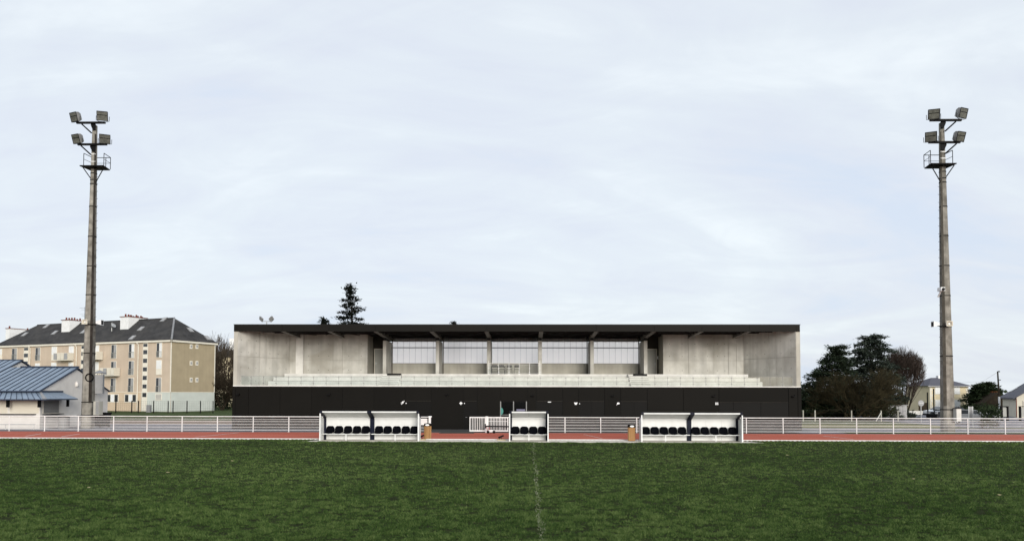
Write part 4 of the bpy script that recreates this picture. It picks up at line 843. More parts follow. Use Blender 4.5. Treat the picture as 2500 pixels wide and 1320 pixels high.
# second, taller outbuilding behind it
D2, X2 = 75.0, X(52, 75, 881)
z2 = Z(52, 881, D2); hd, rise = 5.2, 2.0
ob = thing('outbuilding', 'taller white outbuilding with blue metal roof behind the kiosk', 'outbuilding', (X2-4, D2, 0))
MB().prism([(X2, D2-hd, 0), (X2, D2+hd, 0), (X2, D2+hd, z2-rise), (X2, D2, z2-.1), (X2, D2-hd, z2-rise)], (-14, 0, 0)).build('wall', M['render_w'], ob)
rf = MB().prism([(X2+.12, D2-hd-.3, z2-rise-.12), (X2+.12, D2, z2), (X2+.12, D2+hd+.3, z2-rise-.12), (X2+.12, D2+hd+.3, z2-rise-.04), (X2+.12, D2, z2+.09), (X2+.12, D2-hd-.3, z2-rise-.04)], (-14.12, 0, 0)).build('roof', M['blue_dark'], ob)
seam_slope(rf, D2-hd-.3, z2-rise-.038, D2-.05, z2+.078, X2+.06, X2+.06, X2-14, X2-14, .56)
bxp('ridge_cap', (X2-14, D2-.14, z2+.092), (X2+.14, D2+.14, z2+.16), M['blue_dark'], rf)

# ------------------------------------------------------------------ apartment block
C0 = cam2w(-51.7, 118.0); cy_, sy_ = math.cos(YAW), math.sin(YAW)
rot = lambda x, d: V((x*cy_-d*sy_, x*sy_+d*cy_, 0))
uA, vA = rot(-.911, .412), rot(.412, .911); LA, WA = 41.8, 8.7
nF, nG = -vA, -uA                                          # outward normals of long front and gable
zEv, zRi = 10.9, 14.75
apt = thing('apartment_block', 'four storey tan apartment block with slate hip roof and olive gable', 'building', C0+uA*20+vA*4.3)
A = lambda a, b, z: C0+uA*a+vA*b+V((0, 0, z))
zBand = onp(1538/3.6667, 795/3.6667+740, C0, nF).z
MB().prism([A(0, 0, 0), A(LA, 0, 0), A(LA, WA, 0), A(0, WA, 0)], (0, 0, zEv)).build('wall_core', M['tan'], apt)
def slab(a0, a1, z0, z1, m, name, face='F', t=.03, par=None, off=0.0):
    if face == 'F': pts = [A(a0, -off, z0), A(a1, -off, z0), A(a1, -off, z1), A(a0, -off, z1)]; return MB().prism(pts, nF*t).build(name, M[m], par or apt)
    pts = [A(-off, a0, z0), A(-off, a1, z0), A(-off, a1, z1), A(-off, a0, z1)]; return MB().prism(pts, nG*t).build(name, M[m], par or apt)
def fa(zx, zy, face='F'):                                   # zoomed-picture pixel -> (run, height) on a facade
    p = onp(zx/3.6667, zy/3.6667+740, C0, nF if face == 'F' else nG); r = p-C0; return (r.dot(uA) if face == 'F' else r.dot(vA)), p.z
a_m, _ = fa(1268, 850)
slab(.02, a_m, .02, zBand-.02, 'mint', 'base_facing', off=.001); slab(a_m+.01, LA, .02, zBand-.02, 'peach', 'base_facing', off=.001)
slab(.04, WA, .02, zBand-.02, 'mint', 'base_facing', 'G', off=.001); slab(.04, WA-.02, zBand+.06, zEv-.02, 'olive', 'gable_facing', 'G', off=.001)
slab(-.06, LA, zBand-.02, zBand+.05, 'trim', 'string_course', t=.06); slab(-.06, WA, zBand-.02, zBand+.05, 'trim', 'string_course', 'G', t=.06)
slab(-.05, .14, zBand+.055, zEv-.3, 'trim', 'corner_trim', t=.05); slab(WA-.14, WA+.03, zBand+.055, zEv-.3, 'trim', 'corner_trim', 'G', t=.05)
slab(-.3, LA+.3, zEv-.28, zEv-.02, 'trim', 'eave_board', t=.30); slab(-.3, WA+.3, zEv-.28, zEv-.02, 'trim', 'eave_board', 'G', t=.30)
def window(a0, a1, z0, z1, face='F', style='french', par=None):
    fr = .07
    wn = slab(a0-fr, a1+fr, z0-fr, z1+fr, 'trim', 'window', face, t=.05, off=.002)
    if style == 'white': slab(a0, a1, z0+.9, z1, 'white', 'shutter', face, t=.03, par=wn, off=.055); slab(a0, a1, z0, z0+.88, 'trim', 'rail_panel', face, t=.04, par=wn, off=.055); return wn
    m_ = (a0+a1)/2
    if style == 'french':
        k_ = random.choice((0, 0, 1, 2))
        slab(a0, m_-.02, z0, z1, ('pane_mid', 'white', 'pane_mid')[k_], 'pane', face, t=.012, par=wn, off=.055); slab(m_+.02, a1, z0, z1, ('pane', 'pane', 'pane_mid')[k_], 'pane', face, t=.012, par=wn, off=.055)
        slab(a0-.03, a1+.03, z0+.02, z0+.82, 'glassrail', 'guard', face, t=.02, par=wn, off=.12) if 0 else None
        slab(a0-.04, a1+.04, z0+.85, z0+.90, 'grey_door', 'guard', face, t=.03, par=wn, off=.11)
        for q in np.linspace(a0, a1, 5): slab(q-.02, q+.02, z0+.03, z0+.85, 'grey_door', 'guard', face, t=.025, par=wn, off=.112)
    elif style == 'pair':
        slab(a0, a1, z0, z1, 'pane_mid', 'pane', face, t=.012, par=wn, off=.055)
        for q in (.36, .64): slab(a0+(a1-a0)*q-.12, a0+(a1-a0)*q+.12, z0, z1, 'white', 'frame', face, t=.03, par=wn, off=.068)
        for q in (0, 1): slab(a0+(a1-a0-.25)*q, a0+(a1-a0-.25)*q+.25, z0, z1, 'pane', 'pane', face, t=.014, par=wn, off=.069)
    else: slab(a0, a1, z0, z1, 'pane' if style == 'dark' else 'pane_mid', 'pane', face, t=.012, par=wn, off=.055)
    return wn
cols = [(0, 20, 408, 512, 'white'), (108, 155, 402, 508, 'french'), (318, 363, 395, 515, 'french'), (463, 512, 388, 512, 'white'), (617, 663, 383, 505, 'white'), (845, 890, 375, 500, 'white'), (998, 1046, 370, 495, 'french'), (1155, 1205, 363, 490, 'french'), (1403, 1453, 354, 485, 'french')]
FH = 2.66
for i, (x0, x1, y0, y1, st) in enumerate(cols):
    a1, zt1 = fa(x0+4, y0+3); a0, zb1 = fa(x1-4, y1-4)
    for r in range(3):
        s_ = st if r == 0 else random.choice(('french', 'french', 'white') if i < 6 else ('french', 'french', 'french'))
        if (i, r) == (8, 1): s_ = 'white'
        window(a0, a1, zb1-FH*r, zt1-FH*r, style=s_)
def balcony(x0, x1, y0, y1):
    a1, z1 = fa(x0, y0); a0, z0 = fa(x1, y1)
    b = slab(a0, a1, z0, z0+.12, 'trim', 'balcony', t=1.1, off=.12)
    for (p_, q_) in ((a0, a0+.04), (a1-.04, a1)): slab(p_, q_, z0+.122, z1, 'render_cream', 'side_panel', t=1.05, par=b, off=.12)
    n = 4; w_ = (a1-a0)/n
    for k_ in range(n): slab(a0+k_*w_+.04, a0+(k_+1)*w_-.04, z0+.16, z1-.08, 'render_cream' if (k_+x0) % 3 else 'pane_mid', 'front_panel', t=.03, par=b, off=1.18)
    slab(a0, a1, z1-.06, z1, 'trim', 'handrail', t=.06, par=b, off=1.17)
balcony(540, 663, 448, 512); balcony(800, 925, 437, 505); balcony(952, 1078, 580, 650)
for (x0, x1) in ((215, 258), (728, 771), (1283, 1328)):
    aR, _ = fa(1305, 400); ac0, ztp = fa(1305, 355); a1, _ = fa(x0, 400); a0, _ = fa(x1, 400)
    st_ = slab(a0, a1, .05, ztp, 'trim', 'stair_window', t=.04, off=.004 if x0 < 1000 else .035)
    for (y0, y1) in ((362, 388), (418, 455), (495, 532), (572, 608), (648, 685), (725, 760), (800, 838)):
        z1 = fa(1305, y0)[1]; z0 = fa(1305, y1)[1]; slab(a0+.12, a1-.1, z0, z1, 'pane', 'pane', t=.012, par=st_, off=.046 if x0 < 1000 else .078)
for (x0, x1, y0, y1, st) in ((962, 1060, 817, 880, 'pair'), (1122, 1222, 817, 880, 'pair'), (1399, 1446, 812, 860, 'mid')):
    a1, z1 = fa(x0, y0); a0, z0 = fa(x1, y1); wn = slab(a0-.1, a1+.1, z0-.1, z1+.1, 'trim', 'window', t=.05, off=.034); 
    if st == 'pair':
        for q in (0, 1, 2): slab(a0+(a1-a0)*(q/3)+.05, a0+(a1-a0)*((q+1)/3)-.05, z0, z1, ('pane', 'white', 'pane')[q], 'pane', t=.012, par=wn, off=.09)
    else:
        for q in range(4):
            for r in range(4): slab(a0+(a1-a0)*q/4+.03, a0+(a1-a0)*(q+1)/4-.03, z0+(z1-z0)*r/4+.03, z0+(z1-z0)*(r+1)/4-.03, 'pane_mid', 'glass_block', t=.012, par=wn, off=.09)
for (y0, y1) in ((365, 408), (515, 556), (664, 706)):
    for x0, x1 in ((1697, 1720), (1749, 1772)):
        b0_, z1 = fa(x0, y0, 'G'); b1_, z0 = fa(x1, y1, 'G'); wn = slab(b0_, b1_, z0, z1, 'trim', 'window', 'G', t=.05, off=.033); slab(b0_+.12, b1_-.1, z0+.18, z1-.15, 'pane_mid', 'pane', 'G', t=.012, par=wn, off=.085)
for zx in (275, 690, 1243):
    a_, _ = fa(zx, 500); s = MB().tube([A(a_, -.14, .1), A(a_, -.14, zEv-.6), A(a_+.2, -.3, zEv-.3)], .07, 6); s.build('downpipe', M['trim'], apt)
# roof
hi = WA/2; ov = .32
rv = [A(-ov, -ov, zEv), A(LA+ov, -ov, zEv), A(LA+ov, WA+ov, zEv), A(-ov, WA+ov, zEv), A(hi, hi, zRi), A(LA-hi, hi, zRi)]
roofA = MB().add(rv, [(1, 0, 4, 5), (0, 3, 4), (3, 2, 5, 4), (2, 1, 5), (0, 1, 2, 3)]).build('roof', M['slate'], apt)
MB().tube([A(-ov, -ov, zEv+.03), A(hi, hi, zRi+.06)], .14, 6).build('hip_flashing', M['zinc'], roofA); MB().tube([A(hi, hi, zRi+.03), A(LA-hi, hi, zRi+.03)], .09, 6).build('ridge_flashing', M['slate'], roofA)
def rp(zx, zy, face='F'):
    n = (rv[0]-rv[1]).cross(rv[4]-rv[1]) if face == 'F' else (rv[3]-rv[0]).cross(rv[4]-rv[0]); n.normalize(); return onp(zx/3.6667, zy/3.6667+740, rv[0], n), n
for zx, zy, fc in ((490, 265, 'F'), (222, 280, 'F'), (750, 255, 'F'), (1262, 230, 'F'), (1466, 148, 'F'), (415, 208, 'F'), (1185, 310, 'F'), (1704, 240, 'G'), (1858, 312, 'G')):
    p, n = rp(zx, zy, fc); d = uA if fc == 'F' else vA; n = n if n.z > 0 else -n; up_ = n.cross(d).normalized()
    if up_.z < 0: up_ = -up_
    sk = MB().obox(p+n*.05, d*.42, up_*.55, n*.06).build('skylight', M['zinc'], roofA); MB().obox(p+n*.115, d*.33, up_*.45, n*.004).build('pane', M['pane_mid'], sk)
def chimney(zx0, zx1, zy_top, npots):
    pc, _ = onp(((zx0+zx1)/2)/3.6667, zy_top/3.6667+740, A(0, hi-.6, 0), nF), 0; a_ = (pc-C0).dot(uA); z1 = pc.z; pL = onp(zx0/3.6667, zy_top/3.6667+740, A(0, hi-.6, 0), nF); half = min(abs((pL-C0).dot(uA)-a_), 2.4)
    ch = MB().prism([A(a_-half*.45, hi-2.0, zRi-2.6), A(a_+half*.45, hi-2.0, zRi-2.6), A(a_+half*.45, hi+1.6, zRi-2.6), A(a_-half*.45, hi+1.6, zRi-2.6)], (0, 0, z1-.35-zRi+2.6)).build('chimney', M['white'], roofA)
    MB().prism([A(a_-half*.5, hi-2.1, z1-.348), A(a_+half*.5, hi-2.1, z1-.348), A(a_+half*.5, hi+1.7, z1-.348), A(a_-half*.5, hi+1.7, z1-.348)], (0, 0, .10)).build('chimney_cap', M['brick_pot'], ch)
    for i in range(npots):
        q = A(a_+random.uniform(-.2, .2), hi-1.8+3.3*i/max(1, npots-1), z1-.246); MB().tube([q, q+V((0, 0, random.uniform(.22, .5)))], [.15, .12], 8).build('chimney_pot', M['brick_pot'], ch)
chimney(100, 180, 215, 2); chimney(578, 735, 140, 8); chimney(1100, 1262, 110, 9)
pa = onp(206, 790, A(0, hi, 0), nF); an = MB().tube([pa, pa+V((0, 0, 2.9))], .025, 4)
for z, l_ in ((2.7, .9), (2.4, .55), (1.6, .8), (1.3, .5)): an.tube([pa+V((-l_, 0, z)), pa+V((l_*.5, 0, z))], .02, 4)
an.build('aerial', M['steel_dark'], roofA)
p, n = rp(1000, 250); s = MB().tube([p, p+V((0, 0, 1.4))], .05, 5); s.tube([p+V((0, -.1, .6)), p+V((.45, -.3, .95))], [.05, .42], 10); s.build('satellite_dish', M['steel'], roofA)
# dark mesh fence in front of the block
fz = thing('mesh_fence', 'thin dark green mesh fence in front of the tan apartment block', 'fence', V((X(390, 112), 112, 0)))
fp = [gnd(q/3.6667, 968/3.6667+740) for q in (1040, 1183, 1242, 1378, 1508, 1552, 1677, 1797, 1910)]
fp = [V((X(q/3.6667, 110), 110, 0)) for q in (1040, 1183, 1242, 1378, 1508, 1552, 1677, 1797, 1910)]
for p in fp: bxp('post', (p.x-.05, p.y-.05, 0), (p.x+.05, p.y+.05, 1.75), M['black'], fz)
for a_, b_ in zip(fp[:-1], fp[1:]):
    s = MB()
    for z in np.arange(.15, 1.7, .3): s.box((a_.x+.05, 109.995, z), (b_.x-.05, 110.005, z+.014))
    for x in np.arange(a_.x+.1, b_.x, .3): s.box((x, 109.99, .1), (x+.010, 109.994, 1.7))
    s.build('mesh_panel', M['steel_dark'], fz)
mx_ = gnd(1332/3.6667, 975/3.6667+740); bxp('meter_box', (mx_.x-.3, mx_.y-.2, 0), (mx_.x+.3, mx_.y+.2, 1.1), M['zinc'], None, label='small grey meter cabinet on the grass before the pale apartment base', cat='cabinet')

# ------------------------------------------------------------------ vegetation
def mesh_from_arrays(name, P, nv, m, parent, org, kind=None):
    # P: (n, nv, 3) polygons
    n = len(P); me = bpy.data.meshes.new(name); Q = (P-np.array(org)).astype(np.float32)
    me.vertices.add(nv*n); me.loops.add(nv*n); me.polygons.add(n); me.vertices.foreach_set('co', Q.reshape(-1)); me.loops.foreach_set('vertex_index', np.arange(nv*n, dtype=np.int32))
    me.polygons.foreach_set('loop_start', np.arange(0, nv*n, nv, dtype=np.int32)); me.polygons.foreach_set('loop_total', np.full(n, nv, np.int32)); me.update(); me.validate(); me.materials.append(m)
    o = bpy.data.objects.new(name, me); COL.objects.link(o); WL[o.name] = V(org); o.parent = parent; o.location = V(org)-WL[parent.name]; return o
def sticks(segs):                                          # (n, 8): p0, p1, r0, r1 -> three sided twigs as quads
    S = np.array(segs); p0, p1, r0, r1 = S[:, :3], S[:, 3:6], S[:, 6:7], S[:, 7:8]; d = p1-p0; d /= np.linalg.norm(d, axis=1, keepdims=True)+1e-9
    a = np.where(np.abs(d[:, 2:3]) < .9, np.array([[0, 0, 1.]]), np.array([[1., 0, 0]])); x = np.cross(a, d); x /= np.linalg.norm(x, axis=1, keepdims=True)+1e-9; y = np.cross(d, x)
    quads = []
    for k_ in range(3):
        t0, t1 = 2*math.pi*k_/3, 2*math.pi*(k_+1)/3; e0 = x*math.cos(t0)+y*math.sin(t0); e1 = x*math.cos(t1)+y*math.sin(t1)
        quads.append(np.stack((p0+e0*r0, p0+e1*r0, p1+e1*r1, p1+e0*r1), 1))
    return np.concatenate(quads)
def needles(C, Dr, ln, wd, n, flat=.45):
    # C centres (k,3), Dr directions (k,3): n elongated leaf blades round every centre
    k_ = len(C); c = np.repeat(C, n, 0); d = np.repeat(Dr, n, 0)+rng.normal(0, .55, (k_*n, 3))*np.array([1, 1, flat+.2]); d /= np.linalg.norm(d, axis=1, keepdims=True)+1e-9
    c = c+rng.normal(0, 1, (k_*n, 3))*ln*np.array([.55, .55, flat*.55]); s_ = np.cross(d, np.array([0, 0, 1.])+rng.normal(0, .45, (k_*n, 3))); s_ /= np.linalg.norm(s_, axis=1, keepdims=True)+1e-9
    L_ = ln*rng.uniform(.5, 1.2, (k_*n, 1)); W_ = wd*rng.uniform(.6, 1.3, (k_*n, 1))
    return np.stack((c-d*L_*.4, c+s_*W_, c+d*L_*.6, c-s_*W_), 1)
def conifer(label, px, top, D, base_r, needle, seed, clear=.08, nb=70, droop=.12, power=.8, lean=0, density=1.0, sx=1.0, uneven=.35, z_min=0, group=None, name='cedar_tree', spray=.42):
    global rng
    keep = rng; rng = np.random.default_rng(seed); x = X(px, D); H = Z(px, top, D); t = thing(name, label, 'tree', (x, D, 0), group)
    segs = [[x, D, 0, x+lean*.4, D, H*.5, .035*H**.9, .02*H**.9], [x+lean*.4, D, H*.5, x+lean, D, H*.98, .02*H**.9, .012]]
    C, Dr = [], []
    tx = lambda f: x+lean*(f*.8 if f < .5 else .4+(f-.5)*1.2)
    for i in range(nb):
        f = clear+(1-clear)*((i+rng.random())/nb); z = f*H
        if z < z_min: continue
        prof = max(.05, (1-f))**power; r = base_r*prof*rng.uniform(1-uneven, 1+uneven*.6)+.15
        a = i*2.4+rng.uniform(-.5, .5); dv = np.array([math.cos(a)*sx, math.sin(a), 0]); p0 = np.array([tx(f), D, z]); up_ = rng.uniform(-.10, .22)
        tip = p0+dv*r+np.array([0, 0, r*up_-droop*r]); mid = (p0+tip)/2+np.array([0, 0, .10*r])
        segs.append([*p0, *mid, .05+.012*r, .03]); segs.append([*mid, *tip, .03, .01])
        m_ = max(3, int(r*7*density))
        for j in range(m_):
            g = .22+.78*(j+rng.random())/m_; q = (1-g)**2*p0+2*g*(1-g)*mid+g*g*tip; side_ = np.array([-dv[1], dv[0], 0])*rng.normal(0, 1)*.30*r*(1.1-g*.7)
            C.append(q+side_+np.array([0, 0, rng.normal(0, .06)])); e = dv*.8+side_*.9+np.array([0, 0, .18]); Dr.append(e/(np.linalg.norm(e)+1e-9))
    for j in range(12): C.append(np.array([tx(1)+rng.normal(0, .1), D, H-.25-rng.random()*.9])); Dr.append(np.array([rng.normal(0, .4), rng.normal(0, .4), 1.]))
    mesh_from_arrays('trunk', sticks(segs), 4, M['bark'], t, (x, D, 0)); mesh_from_arrays('crown', needles(np.array(C), np.array(Dr), spray, spray*.17, 13), 4, M[needle], t, (x, D, H*.5))
    rng = keep; return t
def bare(label, px, D, H, spread, m, seed, stems=1, levels=5, group=None, upright=.6, r0=.2, name='bare_tree', cat='tree', kids=3, wob=.4, ratio=.72, twig=.012, base_spread=.2, cut=None):
    R = random.Random(seed); x = X(px, D); t = thing(name, label, cat, (x, D, 0), group); big, small = [], []
    def grow(p, d, ln, r, lv):
        q = p+d*ln; (big if lv <= 1 else small).append([*p, *q, r, max(twig*.7, r*.72)])
        if lv >= levels: return
        n = kids+(1 if R.random() < .4 else 0)
        for i in range(n):
            g = R.uniform(.45, 1.0) if i else 1.0; e = d+V((R.gauss(0, wob), R.gauss(0, wob), R.gauss(0, wob*.7)+upright*.25)); e.x += (q.x-x)*.03*spread; e.normalize()
            grow(p+d*ln*g, e, ln*R.uniform(ratio-.14, ratio+.12), max(twig, r*.58), lv+1)
    tot = sum(ratio**i for i in range(levels+1))*.92
    for i in range(stems):
        a = R.uniform(0, 6.28); d = V((math.cos(a)*base_spread*spread, math.sin(a)*base_spread*spread, 1)).normalized(); grow(V((x+math.cos(a)*.25*(stems > 1)*R.random(), D+math.sin(a)*.25*(stems > 1), 0)), d, H/tot*R.uniform(.85, 1.1), r0, 0)
    if cut:                                                # twigs end in a rounded crown
        rx_, zc_, rz_ = cut; ok = lambda q: ((q[3]-x)/rx_)**2+((q[4]-D)/(rx_*1.1))**2+((q[5]-zc_)/rz_)**2 < R.uniform(.8, 1.12)
        small = [q for q in small if ok(q)]; big = [q for q in big if ok(q) or q[5] < 3]
    mesh_from_arrays('trunk', sticks(big), 4, M['bark'] if stems == 1 else M[m], t, (x, D, 0)); mesh_from_arrays('crown', sticks(small), 4, M[m], t, (x, D, H*.4)); return t
# right hand clump
conifer('dark green cedar growing against the end of the grandstand, with a bent top', 2012, 846, 92.5, 4.5, 'needle', 3, clear=.03, nb=92, lean=1.7, power=.55, density=1.3, uneven=.5)
conifer('tall blue grey cedar standing between the brown bush and reddish bare tree', 2132, 819, 95, 4.3, 'needle_blue', 5, clear=.03, nb=98, power=.45, density=1.35, uneven=.45)
bare('reddish bare tree with upright twigs beside the blue grey cedar', 2206, 97, 9.6, .6, 'bark_red', 12, stems=42, levels=5, upright=.7, r0=.045, kids=3, wob=.26, ratio=.68, base_spread=.55, twig=.0115, cut=(2.75, 4.6, 4.3))
bare('wide brown leafless bush in front of the two cedars', 2080, 87, 6.0, 1.6, 'bark_olive', 21, stems=16, levels=5, upright=.35, r0=.075, name='leafless_bush', cat='bush', kids=3, wob=.42, ratio=.70, base_spread=.55, twig=.013)
bare('low brown leafless bush beside the grey metal shed', 2122, 88, 3.4, 1.4, 'bark_olive', 25, stems=11, levels=4, upright=.3, r0=.06, name='leafless_bush', cat='bush', kids=3, wob=.45, ratio=.72, base_spread=.7, twig=.014)
conifer('round dark conifer between the cream house and telegraph pole', 2403, 936, 122, 3.5, 'hedge', 31, clear=.02, nb=85, power=.38, density=1.3, name='round_conifer', spray=.5)
# behind the stand
conifer('tall dark ragged spruce rising above the grandstand roof', 866, 696, 112, 5.4, 'needle_dark', 41, clear=.25, nb=66, power=.85, density=.85, z_min=9, uneven=.55, name='spruce_tree', spray=.52, lean=-.8, droop=.02)
conifer('low spruce top just showing over the roof beside the tall ragged spruce', 790, 777, 116, 3.0, 'needle_dark', 43, clear=.2, nb=50, power=.7, density=.9, z_min=8, name='spruce_tree', spray=.5)
conifer('thin spruce tip showing over the middle of the grandstand roof', 1107, 783, 118, 2.2, 'needle_dark', 45, clear=.2, nb=45, power=.9, density=.5, z_min=8, name='spruce_tree', spray=.4)
# between apartment block and stand
bare('grey leafless tree standing right against the olive apartment gable', 521, 141, 13.4, .5, 'bark_grey', 51, stems=4, levels=5, upright=.8, r0=.2, kids=3, wob=.30, ratio=.74, twig=.020, base_spread=.18)
bare('grey leafless tree close to the left end of the grandstand', 553, 138, 12.0, .5, 'bark_grey', 53, stems=4, levels=5, upright=.7, r0=.18, kids=3, wob=.34, ratio=.74, twig=.020, base_spread=.2)
bare('dark leafless thicket filling the gap between apartment block and grandstand', 543, 128, 6.5, .9, 'bark', 57, stems=14, levels=5, upright=.35, r0=.09, name='leafless_bush', cat='bush', kids=3, wob=.42, ratio=.72, base_spread=.5, twig=.02)
# leafless twigs at the right corner
def leafy(label, px, D, w_, h_, d_, m, n, name='hedge', cat='hedge', ln=.3):
    x = X(px, D); t = thing(name, label, cat, (x, D, 0)); g = rng
    C = np.stack((x+(g.random(n)-.5)*w_, D+(g.random(n)-.5)*d_, .1+h_*g.random(n)**.8), 1); keep = ((C[:, 0]-x)/(w_*.52))**4+((C[:, 2]/(h_*1.02))**3) < 1+.15*g.normal(size=n); C = C[keep]
    Dr = np.stack(((C[:, 0]-x)/w_, (C[:, 1]-D)/d_, C[:, 2]/h_+.2), 1); mesh_from_arrays('foliage', needles(C, Dr, ln, ln*.3, 8, .8), 4, M[m], t, (x, D, 0))
    segs = [[x+q*w_*.35, D, 0, x+q*w_*.45, D, h_*.7, .04, .015] for q in (-1, -.5, 0, .5, 1)]; mesh_from_arrays('stems', sticks(segs), 4, M['bark'], t, (x, D, 0)); return t
leafy('low dark hedge behind the silver car', 2390, 96, 5.5, 1.5, 1.4, 'hedge', 260)
leafy('dark ragged shrub standing behind the railing next to the silver car', 2415, 68, 1.7, 1.75, 1.0, 'hedge', 140, 'shrub', 'shrub', .22)
leafy('dark ivy bank under the brown bushes by the grandstand end', 2075, 91, 11.0, 1.9, 1.6, 'hedge', 420, 'ivy_bank', 'hedge', .3)
leafy('dark undergrowth below the leafless trees by the olive gable', 545, 134, 7.5, 2.6, 2, 'hedge', 300, 'undergrowth', 'hedge', .4)

# ------------------------------------------------------------------ houses on the right
def win(par, c, d, n, w_, h_, m, trim='white'):
    wn = MB().obox(c+n*.03, d*(w_/2+.1), n*.03, V((0, 0, h_/2+.1))).build('window', M[trim], par); MB().obox(c+n*.075, d*w_/2, n*.012, V((0, 0, h_/2))).build('shutter' if m == 'white' else 'pane', M[m], wn)
Dh = 128; sc_h = F/Dh
h0, h1 = X(2270, Dh), X(2364, Dh); zh = Z(2320, 941.5, Dh); zr = Z(2312, 921.5, Dh+3.5)
hs = thing('cream_house', 'two storey cream house with grey hip roof behind the floodlight mast', 'house', ((h0+h1)/2, Dh+3.5, 0))
wl_ = bxp('wall', (h0, Dh, 0), (h1, Dh+8, zh), M['cream_wall'], hs)
for i in range(9):
    for x in (h0, h1): wq = .42 if i % 2 else .28; bxp('quoin', ((x-.02 if x == h0 else x-wq), Dh-.03, .2+i*.46), ((x+wq if x == h0 else x+.02), Dh-.002, .2+i*.46+.42), M['trim'], wl_)
r = [V((h0-.45, Dh-.45, zh)), V((h1+.45, Dh-.45, zh)), V((h1+.45, Dh+8.45, zh)), V((h0-.45, Dh+8.45, zh)), V(((h0+h1)/2-.8, Dh+4, zr)), V(((h0+h1)/2+.8, Dh+4, zr))]
rh = MB().add(r, [(0, 1, 5, 4), (1, 2, 5), (2, 3, 4, 5), (3, 0, 4), (3, 2, 1, 0)]).build('roof', M['slate_blue'], hs)
bxp('gutter', (h0-.5, Dh-.52, zh-.12), (h1+.5, Dh-.451, zh+.02), M['zinc'], hs)
q = X(2293, Dh+4); bxp('chimney', (q-.3, Dh+3.6, zr-1.0), (q+.3, Dh+4.4, zr+.35), M['white'], rh)
for px, py, ww, hh in ((2336, 952.5, .85, 1.1), (2337, 986, .85, 1.35), (2289.5, 952.5, .85, 1.1), (2290, 986, .85, 1.35)):
    c = atY(px, py, Dh); win(wl_, c, V((1, 0, 0)), V((0, -1, 0)), ww, hh, 'white', 'trim')
# corner house at the right edge
uH, vH = rot(.43, .9), rot(.9, -.43); CH = cam2w((2481-CX)/F*98, 98); hz = lambda a, b, z: CH+uH*a+vH*b+V((0, 0, z)); zE2, zR2 = 2.55, 5.5
hs = thing('corner_house', 'pale cream bungalow with grey pitched roof beside the telegraph pole', 'house', hz(5, 4.5, 0))
wl_ = MB().prism([hz(0, 0, 0), hz(0, 9, 0), hz(0, 9, zE2), hz(0, 4.5, zR2-.1), hz(0, 0, zE2)], uH*13).build('wall', M['cream_wall_b'], hs)
rr = MB().prism([hz(-.35, -.4, zE2-.22), hz(-.35, 4.5, zR2), hz(-.35, 9.4, zE2-.22), hz(-.35, 9.4, zE2-.05), hz(-.35, 4.5, zR2+.17), hz(-.35, -.4, zE2-.05)], uH*13.7).build('roof', M['slate_blue'], hs)
nr = V((0, 0, 1))*4.9-vH*(zR2-zE2+.22); nr.normalize(); c = onp(2476, 951.5, hz(-.35, -.4, zE2-.05), nr); up_ = (vH*4.9+V((0, 0, 3.17))).normalized()
sk = MB().obox(c+nr*.05, uH*.5, up_*.6, nr*.05).build('skylight', M['zinc'], rr); MB().obox(c+nr*.105, uH*.4, up_*.5, nr*.004).build('pane', M['white'], sk)
MB().tube([hz(-.06, -.05, .05), hz(-.06, -.05, zE2-.2)], .05, 6).build('downpipe', M['brick_pot'], hs)
c = hz(0, 1.15, 1.55); win(wl_, c, vH, -uH, .8, 1.0, 'brick_pot', 'trim')
# terracotta garden shelter
p = V((X(2434, 118), 118, 0)); t = thing('garden_shelter', 'small open timber shelter with terracotta end wall beside the telegraph pole', 'shelter', p)
MB().prism([p+V((-1.9, 0, 0)), p+V((1.9, 0, 0)), p+V((1.9, 0, 1.6)), p+V((.0, 0, 3.0)), p+V((-1.9, 0, 1.6))], (0, 2.5, 0)).build('wall', M['bark'], t)
MB().prism([p+V((-2.2, -.2, 1.3)), p+V((0, -.2, 3.0)), p+V((2.2, -.2, 1.3)), p+V((2.2, -.2, 1.5)), p+V((0, -.2, 3.2)), p+V((-2.2, -.2, 1.5))], (0, 3, 0)).build('roof', M['bark'], t)
bxp('end_wall', (p.x+.3, 120.8, 0), (p.x+1.9, 121.6, 3.4), M['tile'], t)
# house behind the leafless trees on the left
Dk = 160; k0, k1 = X(500, Dk), X(590, Dk); zk = Z(545, 871, Dk)
hs = thing('distant_house', 'cream house with dark roof behind the leafless trees by the grandstand', 'house', ((k0+k1)/2, Dk, 0))
bxp('wall', (k0, Dk, 0), (k1, Dk+9, zk), M['cream_wall'], hs); zk1 = Z(545, 842, Dk+4)
rk = MB().add([V((k0-.4, Dk-.4, zk)), V((k1+.4, Dk-.4, zk)), V((k1+.4, Dk+9.4, zk)), V((k0-.4, Dk+9.4, zk)), V((k0+5.5, Dk+4.5, zk1)), V((k1-1, Dk+4.5, zk1))], [(0, 1, 5, 4), (1, 2, 5), (2, 3, 4, 5), (3, 0, 4), (3, 2, 1, 0)]).build('roof', M['slate'], hs)
q = X(566, Dk+3); bxp('chimney', (q-.5, Dk+2.5, zk1-1.5), (q+.5, Dk+3.6, Z(566, 826, Dk+3)), M['white'], rk)

